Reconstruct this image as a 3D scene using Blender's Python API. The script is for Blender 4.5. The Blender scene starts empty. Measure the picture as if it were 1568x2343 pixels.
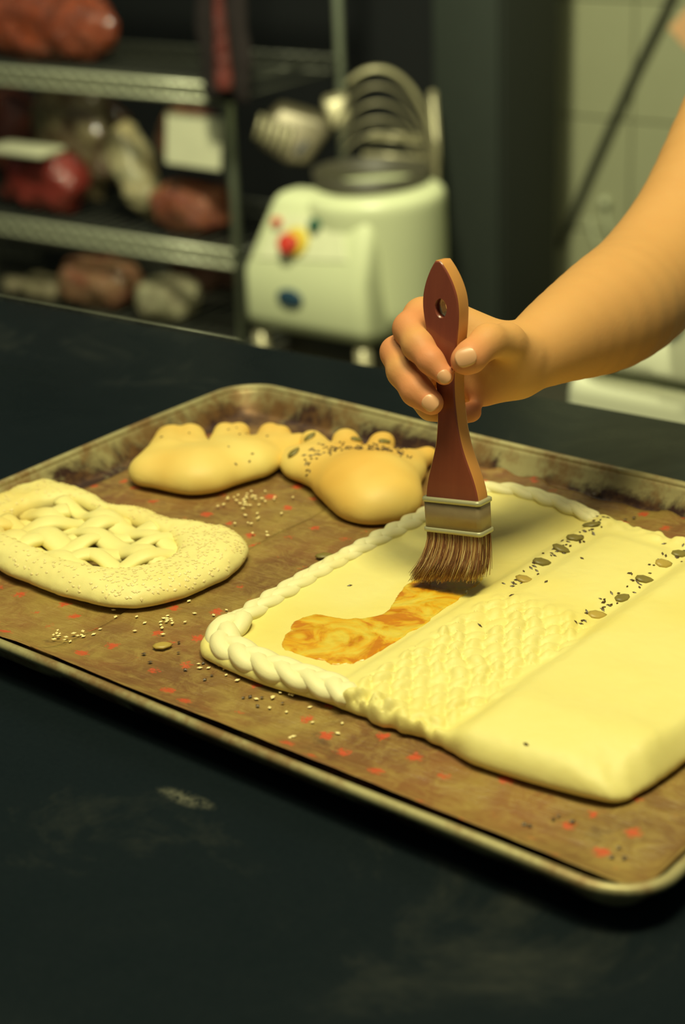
import bpy, bmesh, math, random
import numpy as np
from mathutils import Vector, Matrix
from mathutils.geometry import tessellate_polygon
from mathutils.bvhtree import BVHTree

random.seed(7); rng = np.random.default_rng(7)
S = bpy.context.scene
C = S.collection

# ------------------------------------------------------------------ camera
CAM = np.array([0.89107914, -1.10284199, 0.5046])
RX = np.array([0.82152083, 0.56891744, -0.0379008])
RU = np.array([-0.19740578, 0.34615666, 0.91717312])
RF = np.array([-0.5349154, 0.74599498, -0.3966825])
FPX, PW, PH = 3880.0, 1568.0, 2343.0
cd = bpy.data.cameras.new('camera')
cam = bpy.data.objects.new('camera', cd); C.objects.link(cam)
M3 = Matrix((RX, RU, -RF)).transposed()
cam.matrix_world = Matrix.Translation(Vector(CAM)) @ M3.to_4x4()
cd.sensor_fit = 'HORIZONTAL'; cd.sensor_width = 24.0; cd.lens = 24.0 * FPX / PW
cd.clip_start = 0.02; cd.clip_end = 60
cd.dof.use_dof = True; cd.dof.focus_distance = 1.085; cd.dof.aperture_fstop = 4.8
S.camera = cam

# ------------------------------------------------------------------ world, lamps, exposure
wd = bpy.data.worlds.new('world'); S.world = wd; wd.use_nodes = True
bg = wd.node_tree.nodes['Background']
bg.inputs[0].default_value = (0.66, 0.95, 0.92, 1); bg.inputs[1].default_value = 0.08

def area(name, loc, target, size, power, col, sy=None):
    l = bpy.data.lights.new(name, 'AREA'); l.energy = power; l.color = col; l.size = size
    if sy: l.shape = 'RECTANGLE'; l.size_y = sy
    o = bpy.data.objects.new(name, l); C.objects.link(o); o.location = loc
    o.rotation_euler = (Vector(target) - Vector(loc)).to_track_quat('-Z', 'Y').to_euler()
    return o
area('ceiling_lamp', (0.66, -0.46, 1.65), (0.35, -0.3, 0.0), 0.36, 22, (1.0, 0.93, 0.52))
area('front_fill', (0.15, -0.75, 1.9), (0.3, -0.25, 0.0), 0.7, 17, (1.0, 0.95, 0.55))  # soft fill added to lift the dough under the hand, not a fixture
bl_ = area('back_fill', (-0.70, 0.75, 2.05), (-1.2, 2.3, -0.4), 0.28, 48, (1.0, 0.98, 0.64)); bl_.data.spread = math.radians(132)  # added light for shelf, mixer and bin; spread keeps it off the tray
S.view_settings.view_transform = 'Standard'; S.view_settings.look = 'None'
S.view_settings.exposure = 0.12; S.view_settings.gamma = 1.0
S.view_settings.use_curve_mapping = False

# ------------------------------------------------------------------ placing helpers
def ray(px, py): return RF + RX * (px - PW / 2) / FPX - RU * (py - PH / 2) / FPX
def at(px, py, z):            # point on the horizontal plane at height z
    d = ray(px, py); return CAM + d * (z - CAM[2]) / d[2]
def atd(px, py, t): return CAM + ray(px, py) * t      # point at a given distance from the camera
def aty(px, py, y):
    d = ray(px, py); return CAM + d * (y - CAM[1]) / d[1]
YAW = -0.0735227668
# the tray's own frame: x along its long side, y from the back edge to the front edge
def trot(x, y):               # tray frame (x right, y towards the front) -> room
    c, s = math.cos(YAW), math.sin(YAW); yy = -y
    return x * c - yy * s, x * s + yy * c
def T(x, y, z=0.0):
    a, b = trot(x, y); return np.array([a, b, z])
def tinv(P):
    c, s = math.cos(-YAW), math.sin(-YAW)
    return P[0] * c - P[1] * s, -(P[0] * s + P[1] * c)
def tp(px, py, z):            # point of the tray frame seen at height z
    return tinv(at(px, py, z))

# ------------------------------------------------------------------ object helpers
def link(o): C.objects.link(o); return o
def tag(o, label=None, cat=None, group=None, kind=None):
    if label: o['label'] = label
    if cat: o['category'] = cat
    if group: o['group'] = group
    if kind: o['kind'] = kind
    return o
def empty(name, loc, label, cat, group=None, rz=0):
    o = bpy.data.objects.new(name, None); link(o); o.location = loc; o.rotation_euler = (0, 0, rz)
    o.empty_display_size = 0.02
    return tag(o, label, cat, group)
def mkobj(name, me, mat, parent=None, smooth=True):
    """mesh given in room coordinates (or the parent's if local)"""
    if mat and not me.materials: me.materials.append(mat)
    if smooth and len(me.polygons): me.polygons.foreach_set('use_smooth', [True] * len(me.polygons))
    o = bpy.data.objects.new(name, me); link(o)
    if parent:
        o.parent = parent
        o.matrix_parent_inverse = parent_inv(parent)
    return o
def parent_inv(p):
    m = Matrix.Translation(p.location) @ p.rotation_euler.to_matrix().to_4x4()
    q = p.parent
    if q: m = q_mat(q) @ q_mat_local_fix(p) @ m
    return m.inverted()
def q_mat(p): return Matrix.Translation(p.location) @ p.rotation_euler.to_matrix().to_4x4()
def q_mat_local_fix(p): return p.matrix_parent_inverse
def pym(name, V, F, mat=None, parent=None, smooth=True):
    me = bpy.data.meshes.new(name); me.from_pydata([tuple(map(float, v)) for v in V], [], F); me.update()
    return mkobj(name, me, mat, parent, smooth)
def bmo(name, bm, mat, parent=None, smooth=True, bevel=0):
    me = bpy.data.meshes.new(name); bm.normal_update(); bm.to_mesh(me); bm.free()
    o = mkobj(name, me, mat, parent, smooth)
    if bevel: addbevel(o, bevel)
    return o
def addbevel(o, w, seg=3):
    m = o.modifiers.new('b', 'BEVEL'); m.width = w; m.segments = seg; m.limit_method = 'ANGLE'; m.angle_limit = 0.6
    m.harden_normals = False
    return o
def box_bm(bm, c, s, rz=0, M=None):
    r = bmesh.ops.create_cube(bm, size=1.0)
    mm = Matrix.Translation(Vector(c)) @ Matrix.Rotation(rz, 4, 'Z') @ Matrix.Diagonal((*s, 1))
    if M is not None: mm = M @ mm
    bmesh.ops.transform(bm, matrix=mm, verts=r['verts']); return r['verts']
def box(name, c, s, mat, parent=None, bevel=0.004, rz=0):
    bm = bmesh.new(); box_bm(bm, c, s, rz)
    return bmo(name, bm, mat, parent, smooth=bool(bevel), bevel=bevel)
def frames(P):
    P = np.asarray(P, float); Tn = np.gradient(P, axis=0); Tn /= np.linalg.norm(Tn, axis=1)[:, None] + 1e-12
    n = np.cross(Tn[0], [0, 0, 1.0])
    if np.linalg.norm(n) < 1e-3: n = np.cross(Tn[0], [0, 1.0, 0])
    n /= np.linalg.norm(n); N = []
    for t in Tn:
        n = n - t * (n @ t); n /= np.linalg.norm(n) + 1e-12; N.append(n)
    N = np.array(N); return Tn, N, np.cross(Tn, N)
def tube_geo(P, r, seg=10, flat=1.0, closed=False, up=None):
    """swept tube; r scalar or per point; flat squashes it along 'up'"""
    P = np.asarray(P, float); n = len(P); r = np.broadcast_to(np.asarray(r, float), (n,))
    Tn, N, B = frames(P)
    if up is not None:
        B = np.tile(np.asarray(up, float), (n, 1)); N = np.cross(B, Tn); N /= np.linalg.norm(N, axis=1)[:, None] + 1e-12; B = np.cross(Tn, N)
    a = np.linspace(0, 2 * np.pi, seg, endpoint=False)
    V = P[:, None, :] + r[:, None, None] * (np.cos(a)[None, :, None] * N[:, None, :] + flat * np.sin(a)[None, :, None] * B[:, None, :])
    V = V.reshape(-1, 3); F = []
    for i in range(n if closed else n - 1):
        j = (i + 1) % n
        for k in range(seg):
            l = (k + 1) % seg; F.append((i * seg + k, i * seg + l, j * seg + l, j * seg + k))
    if not closed:
        F.append(tuple(range(seg))[::-1]); F.append(tuple((n - 1) * seg + k for k in range(seg)))
    return V.tolist(), F
def tube(name, P, r, mat, parent=None, seg=10, flat=1.0, closed=False, up=None):
    V, F = tube_geo(P, r, seg, flat, closed, up); return pym(name, V, F, mat, parent)
def join_geo(L):
    V, F = [], []
    for v, f in L:
        o = len(V); V += list(v); F += [tuple(i + o for i in q) for q in f]
    return V, F
def spline(P, n=24):
    P = np.asarray(P, float); m = len(P); out = []
    Q = np.vstack([2 * P[0] - P[1], P, 2 * P[-1] - P[-2]])
    tt = np.linspace(0, m - 1, n)
    for t in tt:
        i = min(int(t), m - 2); u = t - i; a, b, c, d = Q[i:i + 4]
        out.append(0.5 * (2 * b + (c - a) * u + (2 * a - 5 * b + 4 * c - d) * u * u + (3 * b - a - 3 * c + d) * u ** 3))
    return np.array(out)

# ------------------------------------------------------------------ implicit surface mesher (surface nets)
def nets(fn, lo, hi, h, block=8):
    lo = np.array(lo, float); hi = np.array(hi, float)
    n = np.ceil((hi - lo) / h).astype(int) + 1
    n = ((n + block - 1) // block) * block
    ax = [lo[i] + h * np.arange(n[i]) for i in range(3)]
    nb = n // block
    bc = np.stack(np.meshgrid(*[lo[i] + h * (block * np.arange(nb[i]) + (block - 1) / 2) for i in range(3)], indexing='ij'), -1).reshape(-1, 3)
    cv = fn(bc[:, 0], bc[:, 1], bc[:, 2]).astype(np.float32)
    half = h * block * 0.87 * 1.5 + h
    full = np.repeat(np.repeat(np.repeat(np.sign(cv).reshape(nb), block, 0), block, 1), block, 2).astype(np.float32)
    act = np.abs(cv).reshape(nb) < half
    idx = np.argwhere(act)
    g = np.stack(np.meshgrid(*[np.arange(block)] * 3, indexing='ij'), -1).reshape(-1, 3)
    pts = (idx[:, None, :] * block + g[None]).reshape(-1, 3)
    vals = np.empty(len(pts), np.float32)
    st = 400000
    for a in range(0, len(pts), st):
        p = pts[a:a + st]; vals[a:a + st] = fn(ax[0][p[:, 0]], ax[1][p[:, 1]], ax[2][p[:, 2]])
    full[pts[:, 0], pts[:, 1], pts[:, 2]] = vals
    v = full; ins = v < 0
    cnt = np.zeros(tuple(n - 1), np.int8)
    for dx in (0, 1):
        for dy in (0, 1):
            for dz in (0, 1):
                cnt += ins[dx:n[0] - 1 + dx, dy:n[1] - 1 + dy, dz:n[2] - 1 + dz]
    cells = np.argwhere((cnt > 0) & (cnt < 8))
    vid = -np.ones(tuple(n - 1), np.int64); vid[cells[:, 0], cells[:, 1], cells[:, 2]] = np.arange(len(cells))
    acc = np.zeros((len(cells), 3)); num = np.zeros(len(cells))
    cor = [(a, b, c) for a in (0, 1) for b in (0, 1) for c in (0, 1)]
    for A in cor:
        for B in cor:
            if sum(abs(A[i] - B[i]) for i in range(3)) == 1 and A < B:
                va = v[cells[:, 0] + A[0], cells[:, 1] + A[1], cells[:, 2] + A[2]]
                vb = v[cells[:, 0] + B[0], cells[:, 1] + B[1], cells[:, 2] + B[2]]
                m = (va < 0) != (vb < 0); t = np.where(m, va / np.where(m, va - vb, 1), 0)
                acc += np.where(m[:, None], np.array(A) + t[:, None] * (np.array(B) - np.array(A)), 0); num += m
    V = lo + h * (cells + acc / num[:, None])
    F = []
    for d in range(3):
        e, f = (d + 1) % 3, (d + 2) % 3
        sl0 = [slice(None)] * 3; sl1 = [slice(None)] * 3
        sl0[d] = slice(0, -1); sl1[d] = slice(1, None)
        a = ins[tuple(sl0)]; b = ins[tuple(sl1)]
        ed = np.argwhere(a != b)
        ed = ed[(ed[:, e] > 0) & (ed[:, f] > 0) & (ed[:, e] < n[e] - 1) & (ed[:, f] < n[f] - 1)]
        flip = a[ed[:, 0], ed[:, 1], ed[:, 2]]
        def cid(de, df):
            q = ed.copy(); q[:, e] -= de; q[:, f] -= df; return vid[q[:, 0], q[:, 1], q[:, 2]]
        q = np.stack([cid(1, 1), cid(0, 1), cid(0, 0), cid(1, 0)], 1)
        q = np.where(flip[:, None], q, q[:, ::-1]); F.append(q)
    F = np.concatenate(F); F = F[(F >= 0).all(1)]
    return V, F
def smoothV(V, F, it=2, lam=0.5):
    V = V.copy(); n = len(V)
    E = np.concatenate([F[:, [0, 1]], F[:, [1, 2]], F[:, [2, 3]], F[:, [3, 0]]])
    deg = np.bincount(E.ravel(), minlength=n).astype(float)
    for _ in range(it):
        A = np.stack([np.bincount(E[:, 0], V[E[:, 1], k], n) + np.bincount(E[:, 1], V[E[:, 0], k], n) for k in range(3)], 1)
        V += lam * (A / np.maximum(deg, 1)[:, None] - V)
    return V
def fastmesh(name, V, F):
    me = bpy.data.meshes.new(name)
    me.vertices.add(len(V)); me.vertices.foreach_set('co', np.asarray(V, np.float32).ravel())
    me.loops.add(F.size); me.loops.foreach_set('vertex_index', F.astype(np.int32).ravel())
    me.polygons.add(len(F)); me.polygons.foreach_set('loop_start', (np.arange(len(F)) * F.shape[1]).astype(np.int32))
    me.polygons.foreach_set('loop_total', np.full(len(F), F.shape[1], np.int32))
    me.update(calc_edges=True); me.validate()
    return me
def netobj(name, fn, lo, hi, h, mat, parent=None, it=2):
    V, F = nets(fn, lo, hi, h); V = smoothV(V, F, it)
    return mkobj(name, fastmesh(name, V, F), mat, parent)
def smin(a, b, k):
    k = np.maximum(k, 1e-6)
    hh = np.maximum(k - np.abs(a - b), 0) / k; return np.minimum(a, b) - hh * hh * k * 0.25
def smax(a, b, k): return -smin(-a, -b, k)
def cap(x, y, z, A, B, ra, rb, sq=None):
    A = np.asarray(A, float); B = np.asarray(B, float); d = B - A; L = d @ d + 1e-12
    t = np.clip(((x - A[0]) * d[0] + (y - A[1]) * d[1] + (z - A[2]) * d[2]) / L, 0, 1)
    dx, dy, dz = x - A[0] - t * d[0], y - A[1] - t * d[1], z - A[2] - t * d[2]
    if sq is not None:          # sq=(axis, factor): flatten along an axis
        ax_, f = sq; p = dx * ax_[0] + dy * ax_[1] + dz * ax_[2]
        q2 = dx * dx + dy * dy + dz * dz - p * p
        return np.sqrt(q2 + (p / f) ** 2) - (ra + (rb - ra) * t)
    return np.sqrt(dx * dx + dy * dy + dz * dz) - (ra + (rb - ra) * t)
def poly2(x, y, P):
    P = np.asarray(P, float); d = np.full(np.shape(x), 1e9); s = np.ones(np.shape(x))
    n = len(P); j = n - 1
    for i in range(n):
        ex, ey = P[j] - P[i]; wx = x - P[i][0]; wy = y - P[i][1]
        t = np.clip((wx * ex + wy * ey) / (ex * ex + ey * ey), 0, 1)
        bx, by = wx - ex * t, wy - ey * t; d = np.minimum(d, bx * bx + by * by)
        c1 = y >= P[i][1]; c2 = y < P[j][1]; c3 = ex * wy > ey * wx
        m = (c1 & c2 & c3) | (~c1 & ~c2 & ~c3); s = np.where(m, -s, s); j = i
    return s * np.sqrt(d)
def closed_spline(P, n=60):
    P = np.asarray(P, float); m = len(P); out = []
    for t in np.linspace(0, m, n, endpoint=False):
        i = int(t); u = t - i; a, b, c, d = [P[(i + k) % m] for k in (-1, 0, 1, 2)]
        out.append(0.5 * (2 * b + (c - a) * u + (2 * a - 5 * b + 4 * c - d) * u * u + (3 * b - a - 3 * c + d) * u ** 3))
    return np.array(out)
_nz = {}
def vnoise(x, y, z, sc, seed=0):
    """cheap smooth value noise in -1..1"""
    if seed not in _nz: _nz[seed] = np.random.default_rng(seed).uniform(-1, 1, (32, 32, 32))
    G = _nz[seed]; X, Y, Z = x * sc, y * sc, z * sc
    ix, iy, iz = np.floor(X).astype(int), np.floor(Y).astype(int), np.floor(Z).astype(int)
    fx, fy, fz = X - ix, Y - iy, Z - iz
    fx, fy, fz = [f * f * (3 - 2 * f) for f in (fx, fy, fz)]
    r = 0
    for a in (0, 1):
        for b in (0, 1):
            for c in (0, 1):
                r = r + G[(ix + a) % 32, (iy + b) % 32, (iz + c) % 32] * (fx if a else 1 - fx) * (fy if b else 1 - fy) * (fz if c else 1 - fz)
    return r

# ------------------------------------------------------------------ materials
class NT:
    def __init__(s, name):
        s.m = bpy.data.materials.new(name); s.m.use_nodes = True; s.t = s.m.node_tree
        s.b = s.t.nodes['Principled BSDF']; s.co = s.t.nodes.new('ShaderNodeTexCoord')
    def n(s, ty, **k):
        o = s.t.nodes.new(ty)
        for a, b in k.items(): setattr(o, a, b)
        return o
    def l(s, a, b): s.t.links.new(a, b)
    def noise(s, scale, detail=4, rough=.6, vec=None, dist=0):
        o = s.n('ShaderNodeTexNoise'); o.inputs['Scale'].default_value = scale; o.inputs['Detail'].default_value = detail
        o.inputs['Roughness'].default_value = rough; o.inputs['Distortion'].default_value = dist
        s.l(vec or s.co.outputs['Object'], o.inputs['Vector']); return o.outputs['Fac']
    def ramp(s, fac, stops):
        o = s.n('ShaderNodeValToRGB'); e = o.color_ramp.elements
        while len(e) < len(stops): e.new(0.5)
        for q, (p, c) in zip(e, stops): q.position = p; q.color = (*c, 1) if len(c) == 3 else c
        s.l(fac, o.inputs[0]); return o.outputs[0]
    def mix(s, f, a, b, mode='MIX'):
        o = s.n('ShaderNodeMix', data_type='RGBA', blend_type=mode)
        for v, i in ((f, 0), (a, 6), (b, 7)):
            if hasattr(v, 'is_linked'): s.l(v, o.inputs[i])
            else: o.inputs[i].default_value = v if i == 0 else (*v, 1)
        return o.outputs[2]
    def math(s, op, a, b=0.0):
        o = s.n('ShaderNodeMath', operation=op)
        for v, i in ((a, 0), (b, 1)):
            if hasattr(v, 'is_linked'): s.l(v, o.inputs[i])
            else: o.inputs[i].default_value = v
        return o.outputs[0]
    def col(s, v):
        if hasattr(v, 'is_linked'): s.l(v, s.b.inputs['Base Color'])
        else: s.b.inputs['Base Color'].default_value = (*v, 1)
    def set(s, **k):
        for a, v in k.items():
            i = s.b.inputs[a.replace('_', ' ')]
            if hasattr(v, 'is_linked'): s.l(v, i)
            else: i.default_value = v
    def bump(s, h, strength=.3, dist=.001):
        o = s.n('ShaderNodeBump'); o.inputs['Strength'].default_value = strength; o.inputs['Distance'].default_value = dist
        s.l(h, o.inputs['Height']); s.l(o.outputs[0], s.b.inputs['Normal'])
def simple(name, c, rough=.5, metal=0, spec=.5, nz=None, c2=None, bump=0, scale=20, **k):
    t = NT(name); f = t.noise(scale)
    t.col(t.mix(f, c, c2 or tuple(q * .8 for q in c))); t.set(Roughness=rough, Metallic=metal, **k)
    t.b.inputs['Specular IOR Level'].default_value = spec
    if bump: t.bump(f, bump, .002)
    return t.m

def m_table():
    t = NT('black_worktop')
    a = t.noise(300, 3); sm = t.noise(7, 6, .7, dist=.6); s2 = t.noise(60, 4)
    k = t.ramp(sm, [(0.56, (0, 0, 0)), (0.74, (1, 1, 1))])
    k = t.math('MULTIPLY', k, s2); k = t.math('MULTIPLY', k, .10)
    sp = t.n('ShaderNodeTexVoronoi'); sp.inputs['Scale'].default_value = 32; t.l(t.co.outputs['Object'], sp.inputs['Vector'])
    hit = t.math('LESS_THAN', sp.outputs['Distance'], 0.045); hit = t.math('MULTIPLY', hit, .5)
    hs = t.math('GREATER_THAN', t.noise(11, 2), .6); hit = t.math('MULTIPLY', hit, hs)
    # dried flour smear
    v = t.n('ShaderNodeMapping'); p = at(425, 1825, 0); v.inputs['Location'].default_value = (-p[0], -p[1], 0); v.vector_type = 'POINT'
    t.l(t.co.outputs['Object'], v.inputs['Vector'])
    v2 = t.n('ShaderNodeMapping'); v2.inputs['Rotation'].default_value = (0, 0, .25); v2.inputs['Scale'].default_value = (45, 140, 1); t.l(v.outputs[0], v2.inputs['Vector'])
    ln = t.n('ShaderNodeVectorMath', operation='LENGTH'); t.l(v2.outputs[0], ln.inputs[0])
    sme = t.math('SUBTRACT', 1.0, ln.outputs['Value']); sme = t.math('MAXIMUM', sme, 0.0); sme = t.math('MULTIPLY', sme, t.ramp(t.noise(75, 5, .8), [(.42, (0, 0, 0)), (.68, (1.6, 1.6, 1.6))])); sme = t.math('MULTIPLY', sme, .45)
    f = t.math('ADD', t.math('ADD', k, hit), sme); f = t.math('MINIMUM', f, .8)
    base = t.mix(a, (.0045, .0075, .0095), (.007, .011, .0135))
    t.col(t.mix(f, base, (.30, .29, .20))); r = t.ramp(sm, [(0.3, (.22,) * 3), (.7, (.4,) * 3)]); t.set(Roughness=r)
    t.b.inputs['Specular IOR Level'].default_value = .13
    return t.m
def m_dough(name, c1, c2, c3, sc=28, brown=.0):
    t = NT(name); f = t.noise(sc, 5, .6); g = t.noise(sc * .33, 3, .5); h = t.noise(900, 2)
    a = t.mix(f, c1, c2); m = t.ramp(g, [(.52 - brown, (0, 0, 0)), (.72 - brown * .5, (1, 1, 1))])
    m2 = t.math('MULTIPLY', m, .8)
    t.col(t.mix(m2, a, c3)); t.set(Roughness=.55)
    t.b.inputs['Subsurface Weight'].default_value = .12; t.b.inputs['Subsurface Radius'].default_value = (.006, .004, .002)
    t.b.inputs['Subsurface Scale'].default_value = .6
    b = t.math('ADD', t.math('MULTIPLY', f, .8), t.math('MULTIPLY', h, .15)); t.bump(b, .35, .0015)
    return t.m
MD_RAW = m_dough('raw_dough', (.78, .70, .28), (.75, .645, .21), (.74, .61, .15), 22)
MD_PALE = m_dough('floured_dough', (.84, .78, .46), (.79, .72, .38), (.77, .66, .28), 40)
MD_FOOT = m_dough('half_baked_crust', (.84, .72, .25), (.80, .63, .17), (.72, .38, .055), 20, .085)
MD_LAT = m_dough('pale_crust', (.85, .76, .32), (.82, .71, .27), (.76, .58, .16), 34)
def m_wash():
    t = NT('egg_wash'); f = t.noise(38, 4, .65, dist=1.2); g = t.noise(120, 3)
    t.col(t.ramp(f, [(.40, (.88, .66, .05)), (.52, (.84, .46, .015)), (.62, (.62, .22, .008))]))
    t.set(Roughness=.12, Alpha=t.ramp(f, [(.3, (.45,) * 3), (.62, (.90,) * 3)])); t.bump(g, .25, .002)
    t.b.inputs['Coat Weight'].default_value = .5
    return t.m
def m_paper():
    t = NT('baking_paper'); o = t.co.outputs['Object']
    f = t.noise(9, 6, .65); g = t.noise(50, 5, .75, dist=.7); s3 = t.noise(24, 5, .7)
    mp = t.n('ShaderNodeMapping'); mp.inputs['Rotation'].default_value = (0, 0, .55); mp.inputs['Scale'].default_value = (30, 260, 1); t.l(o, mp.inputs['Vector'])
    st = t.noise(1, 4, .6, vec=mp.outputs[0])
    f2 = t.noise(5.5, 5, .7, dist=.5)
    a = t.mix(t.ramp(f2, [(.40, (0, 0, 0)), (.60, (1, 1, 1))]), (.32, .225, .055), (.235, .105, .036))
    a = t.mix(t.ramp(f, [(.42, (0, 0, 0)), (.62, (.8, .8, .8))]), a, (.15, .070, .027))
    a = t.mix(t.ramp(g, [(.46, (0, 0, 0)), (.72, (.65, .65, .65))]), a, (.40, .29, .08))
    a = t.mix(t.ramp(st, [(.55, (0, 0, 0)), (.8, (.5, .5, .5))]), a, (.40, .27, .09))
    dk = t.ramp(s3, [(.60, (0, 0, 0)), (.74, (.75, .75, .75))]); a = t.mix(dk, a, (.075, .040, .022))
    # small red printed marks in rows
    vo = t.n('ShaderNodeTexVoronoi'); vo.inputs['Scale'].default_value = 40; vo.inputs['Randomness'].default_value = .35
    mp2 = t.n('ShaderNodeMapping'); mp2.inputs['Rotation'].default_value = (0, 0, .4); mp2.inputs['Scale'].default_value = (1, 1, .001); t.l(o, mp2.inputs['Vector']); t.l(mp2.outputs[0], vo.inputs['Vector'])
    d = t.math('ADD', vo.outputs['Distance'], t.math('MULTIPLY', t.noise(300, 3, .8), .55))
    r = t.ramp(d, [(.39, (1, 1, 1)), (.47, (0, 0, 0))]); r = t.math('MULTIPLY', r, .85)
    a = t.mix(r, a, (.56, .075, .028)); t.col(a); t.set(Roughness=.42); t.bump(t.math('ADD', g, st), .6, .003)
    t.b.inputs['Specular IOR Level'].default_value = .4
    return t.m
def m_tray():
    t = NT('used_aluminium'); f = t.noise(16, 6, .7, dist=.4); g = t.noise(60, 4, .7)
    a = t.mix(g, (.46, .41, .20), (.33, .28, .13))
    # burnt grease collects where wall meets floor and in the corners
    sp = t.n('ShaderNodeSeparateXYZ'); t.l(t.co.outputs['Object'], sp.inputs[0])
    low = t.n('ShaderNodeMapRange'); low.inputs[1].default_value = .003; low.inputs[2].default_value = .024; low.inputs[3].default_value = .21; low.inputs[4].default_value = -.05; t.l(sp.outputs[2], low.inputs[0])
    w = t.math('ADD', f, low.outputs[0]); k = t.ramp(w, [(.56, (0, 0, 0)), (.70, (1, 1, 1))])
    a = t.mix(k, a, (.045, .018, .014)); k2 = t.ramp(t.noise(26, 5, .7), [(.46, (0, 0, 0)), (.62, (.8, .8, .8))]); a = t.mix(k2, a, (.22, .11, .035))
    t.col(a); t.set(Metallic=.35, Roughness=.48); t.bump(g, .2, .001); return t.m
def m_skin():
    t = NT('skin'); f = t.noise(30, 4); g = t.noise(500, 3); at_ = t.n('ShaderNodeAttribute'); at_.attribute_name = 'pink'
    a = t.mix(f, (.62, .335, .115), (.57, .285, .095)); a = t.mix(at_.outputs['Fac'], a, (.62, .20, .10))
    t.col(a); t.set(Roughness=.58); t.b.inputs['Specular IOR Level'].default_value = .3; t.b.inputs['Subsurface Weight'].default_value = .15
    t.b.inputs['Subsurface Radius'].default_value = (.010, .004, .002); t.b.inputs['Subsurface Scale'].default_value = .5
    fr = t.noise(55, 1); t.bump(t.math('ADD', g, t.noise(140, 3)), .12, .0008)
    return t.m
def m_wood():
    t = NT('varnished_wood'); mp = t.n('ShaderNodeMapping'); mp.inputs['Scale'].default_value = (1, 1, .06); t.l(t.co.outputs['Object'], mp.inputs['Vector'])
    f = t.noise(260, 4, .6, vec=mp.outputs[0]); t.col(t.mix(f, (.17, .036, .020), (.235, .058, .028))); t.set(Roughness=.32); t.b.inputs['Coat Weight'].default_value = .25
    return t.m
def m_plastic(name, c, alpha=1.0, rough=.18, sc=14, c2=None):
    t = NT(name); f = t.noise(sc, 4, .7, dist=1.0); g = t.noise(sc * 3, 3, .7, dist=2)
    t.col(t.mix(t.ramp(f, [(.35, (0, 0, 0)), (.65, (1, 1, 1))]), c, c2 or tuple(q * .55 for q in c))); t.set(Roughness=rough); t.bump(g, .9, .012)
    t.b.inputs['Coat Weight'].default_value = .6; t.b.inputs['Coat Roughness'].default_value = .05
    return t.m
MT = m_table(); MW = m_wash(); MP = m_paper(); MTR = m_tray(); MSK = m_skin(); MWD = m_wood()
MWD_SIDE = simple('orange_wood_edge', (.58, .27, .07), .4, c2=(.50, .21, .05))  # orange wood, paler than the handle's flat faces
M_NAIL = simple('fingernail', (.68, .38, .20), .30, c2=(.64, .33, .17))
M_FER = simple('clouded_ferrule', (.30, .235, .12), .38, .25, c2=(.20, .13, .075), scale=80)
M_FER2 = simple('ferrule_band', (.44, .42, .25), .35, .3)
def m_hair():
    t = NT('bristle'); o = t.n('ShaderNodeObjectInfo'); at_ = t.n('ShaderNodeAttribute'); at_.attribute_name = 'tone'
    t.col(t.ramp(at_.outputs['Fac'], [(.0, (.15, .05, .03)), (.35, (.30, .13, .055)), (.7, (.50, .29, .11)), (1, (.85, .68, .34))])); t.set(Roughness=.4); return t.m
M_HAIR = m_hair()
M_SEEDG = simple('pumpkin_seed', (.16, .13, .028), .45, c2=(.23, .18, .04), scale=200)
M_SEEDG2 = simple('pumpkin_seed_golden', (.46, .32, .06), .45, c2=(.38, .27, .06), scale=200)
M_SEEDD = simple('dark_seed', (.075, .04, .015), .45)
M_SES = simple('sesame_seed', (.90, .78, .38), .45, c2=(.86, .68, .28))
M_DARK = simple('charcoal_panel', (.020, .026, .020), .7, c2=(.017, .022, .018), scale=6)
M_BLACK = simple('unlit_wall', (.004, .006, .007), .8, scale=5)  # near-black colour stands in for the low light at the back
M_TILE = simple('wall_tile', (.33, .34, .21), .35, c2=(.29, .30, .18), scale=8, bump=.05)
M_GROUT = simple('grout', (.20, .20, .115), .8)
M_FLOOR = simple('floor', (.05, .045, .03), .6, c2=(.03, .03, .02), scale=6)
M_MACH = simple('white_enamel', (.66, .70, .42), .35, c2=(.60, .64, .38), scale=5)
M_MACHD = simple('machine_dark_grey', (.06, .055, .035), .5)  # dark grey of the mixer's base frame and bowl
M_STEEL = simple('worn_steel', (.46, .43, .25), .35, .3, c2=(.28, .25, .15), scale=25)
M_CHROME = simple('wire_steel', (.42, .47, .33), .3, .55, c2=(.28, .32, .24), scale=30)
M_LEDGE = simple('lit_wire', (.62, .64, .44), .3, .2, c2=(.45, .47, .33), scale=30)  # paler copy of the shelf wire, as if lit, for front ledges
M_DKST = simple('shaded_wire', (.10, .105, .08), .45, .3)  # shade painted into the wire colour of deck, rear and side ledges
M_WHITE = simple('white_plastic', (.76, .78, .56), .35, c2=(.72, .74, .52), scale=4)
M_RUB = simple('black_rubber', (.012, .012, .012), .5)
M_CABLE = simple('cable_grey', (.055, .06, .04), .5)
M_RED = simple('red_button', (.62, .05, .03), .35); M_GREEN = simple('green_button', (.02, .10, .06), .35)
M_YEL = simple('yellow_ring', (.70, .55, .06), .4); M_BLUE = simple('blue_emblem', (.03, .075, .12), .4)
M_NOTE = simple('peach_paper', (.74, .42, .20), .7)
M_LABEL = simple('white_label', (.74, .74, .50), .5)

# ------------------------------------------------------------------ setting
FZ = -0.90
def struct(o): o['kind'] = 'structure'; return o
struct(box('floor', (-0.6, 1.0, FZ - .05), (9, 8, .1), M_FLOOR, bevel=0))
WY = 2.95
struct(box('wall_back', (-3.15, WY + .05, .25), (3.4, .1, 2.5), M_BLACK, bevel=0))
struct(box('wall_left', (-4.9, .9, .25), (.1, 4.2, 2.5), M_BLACK, bevel=0))
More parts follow.
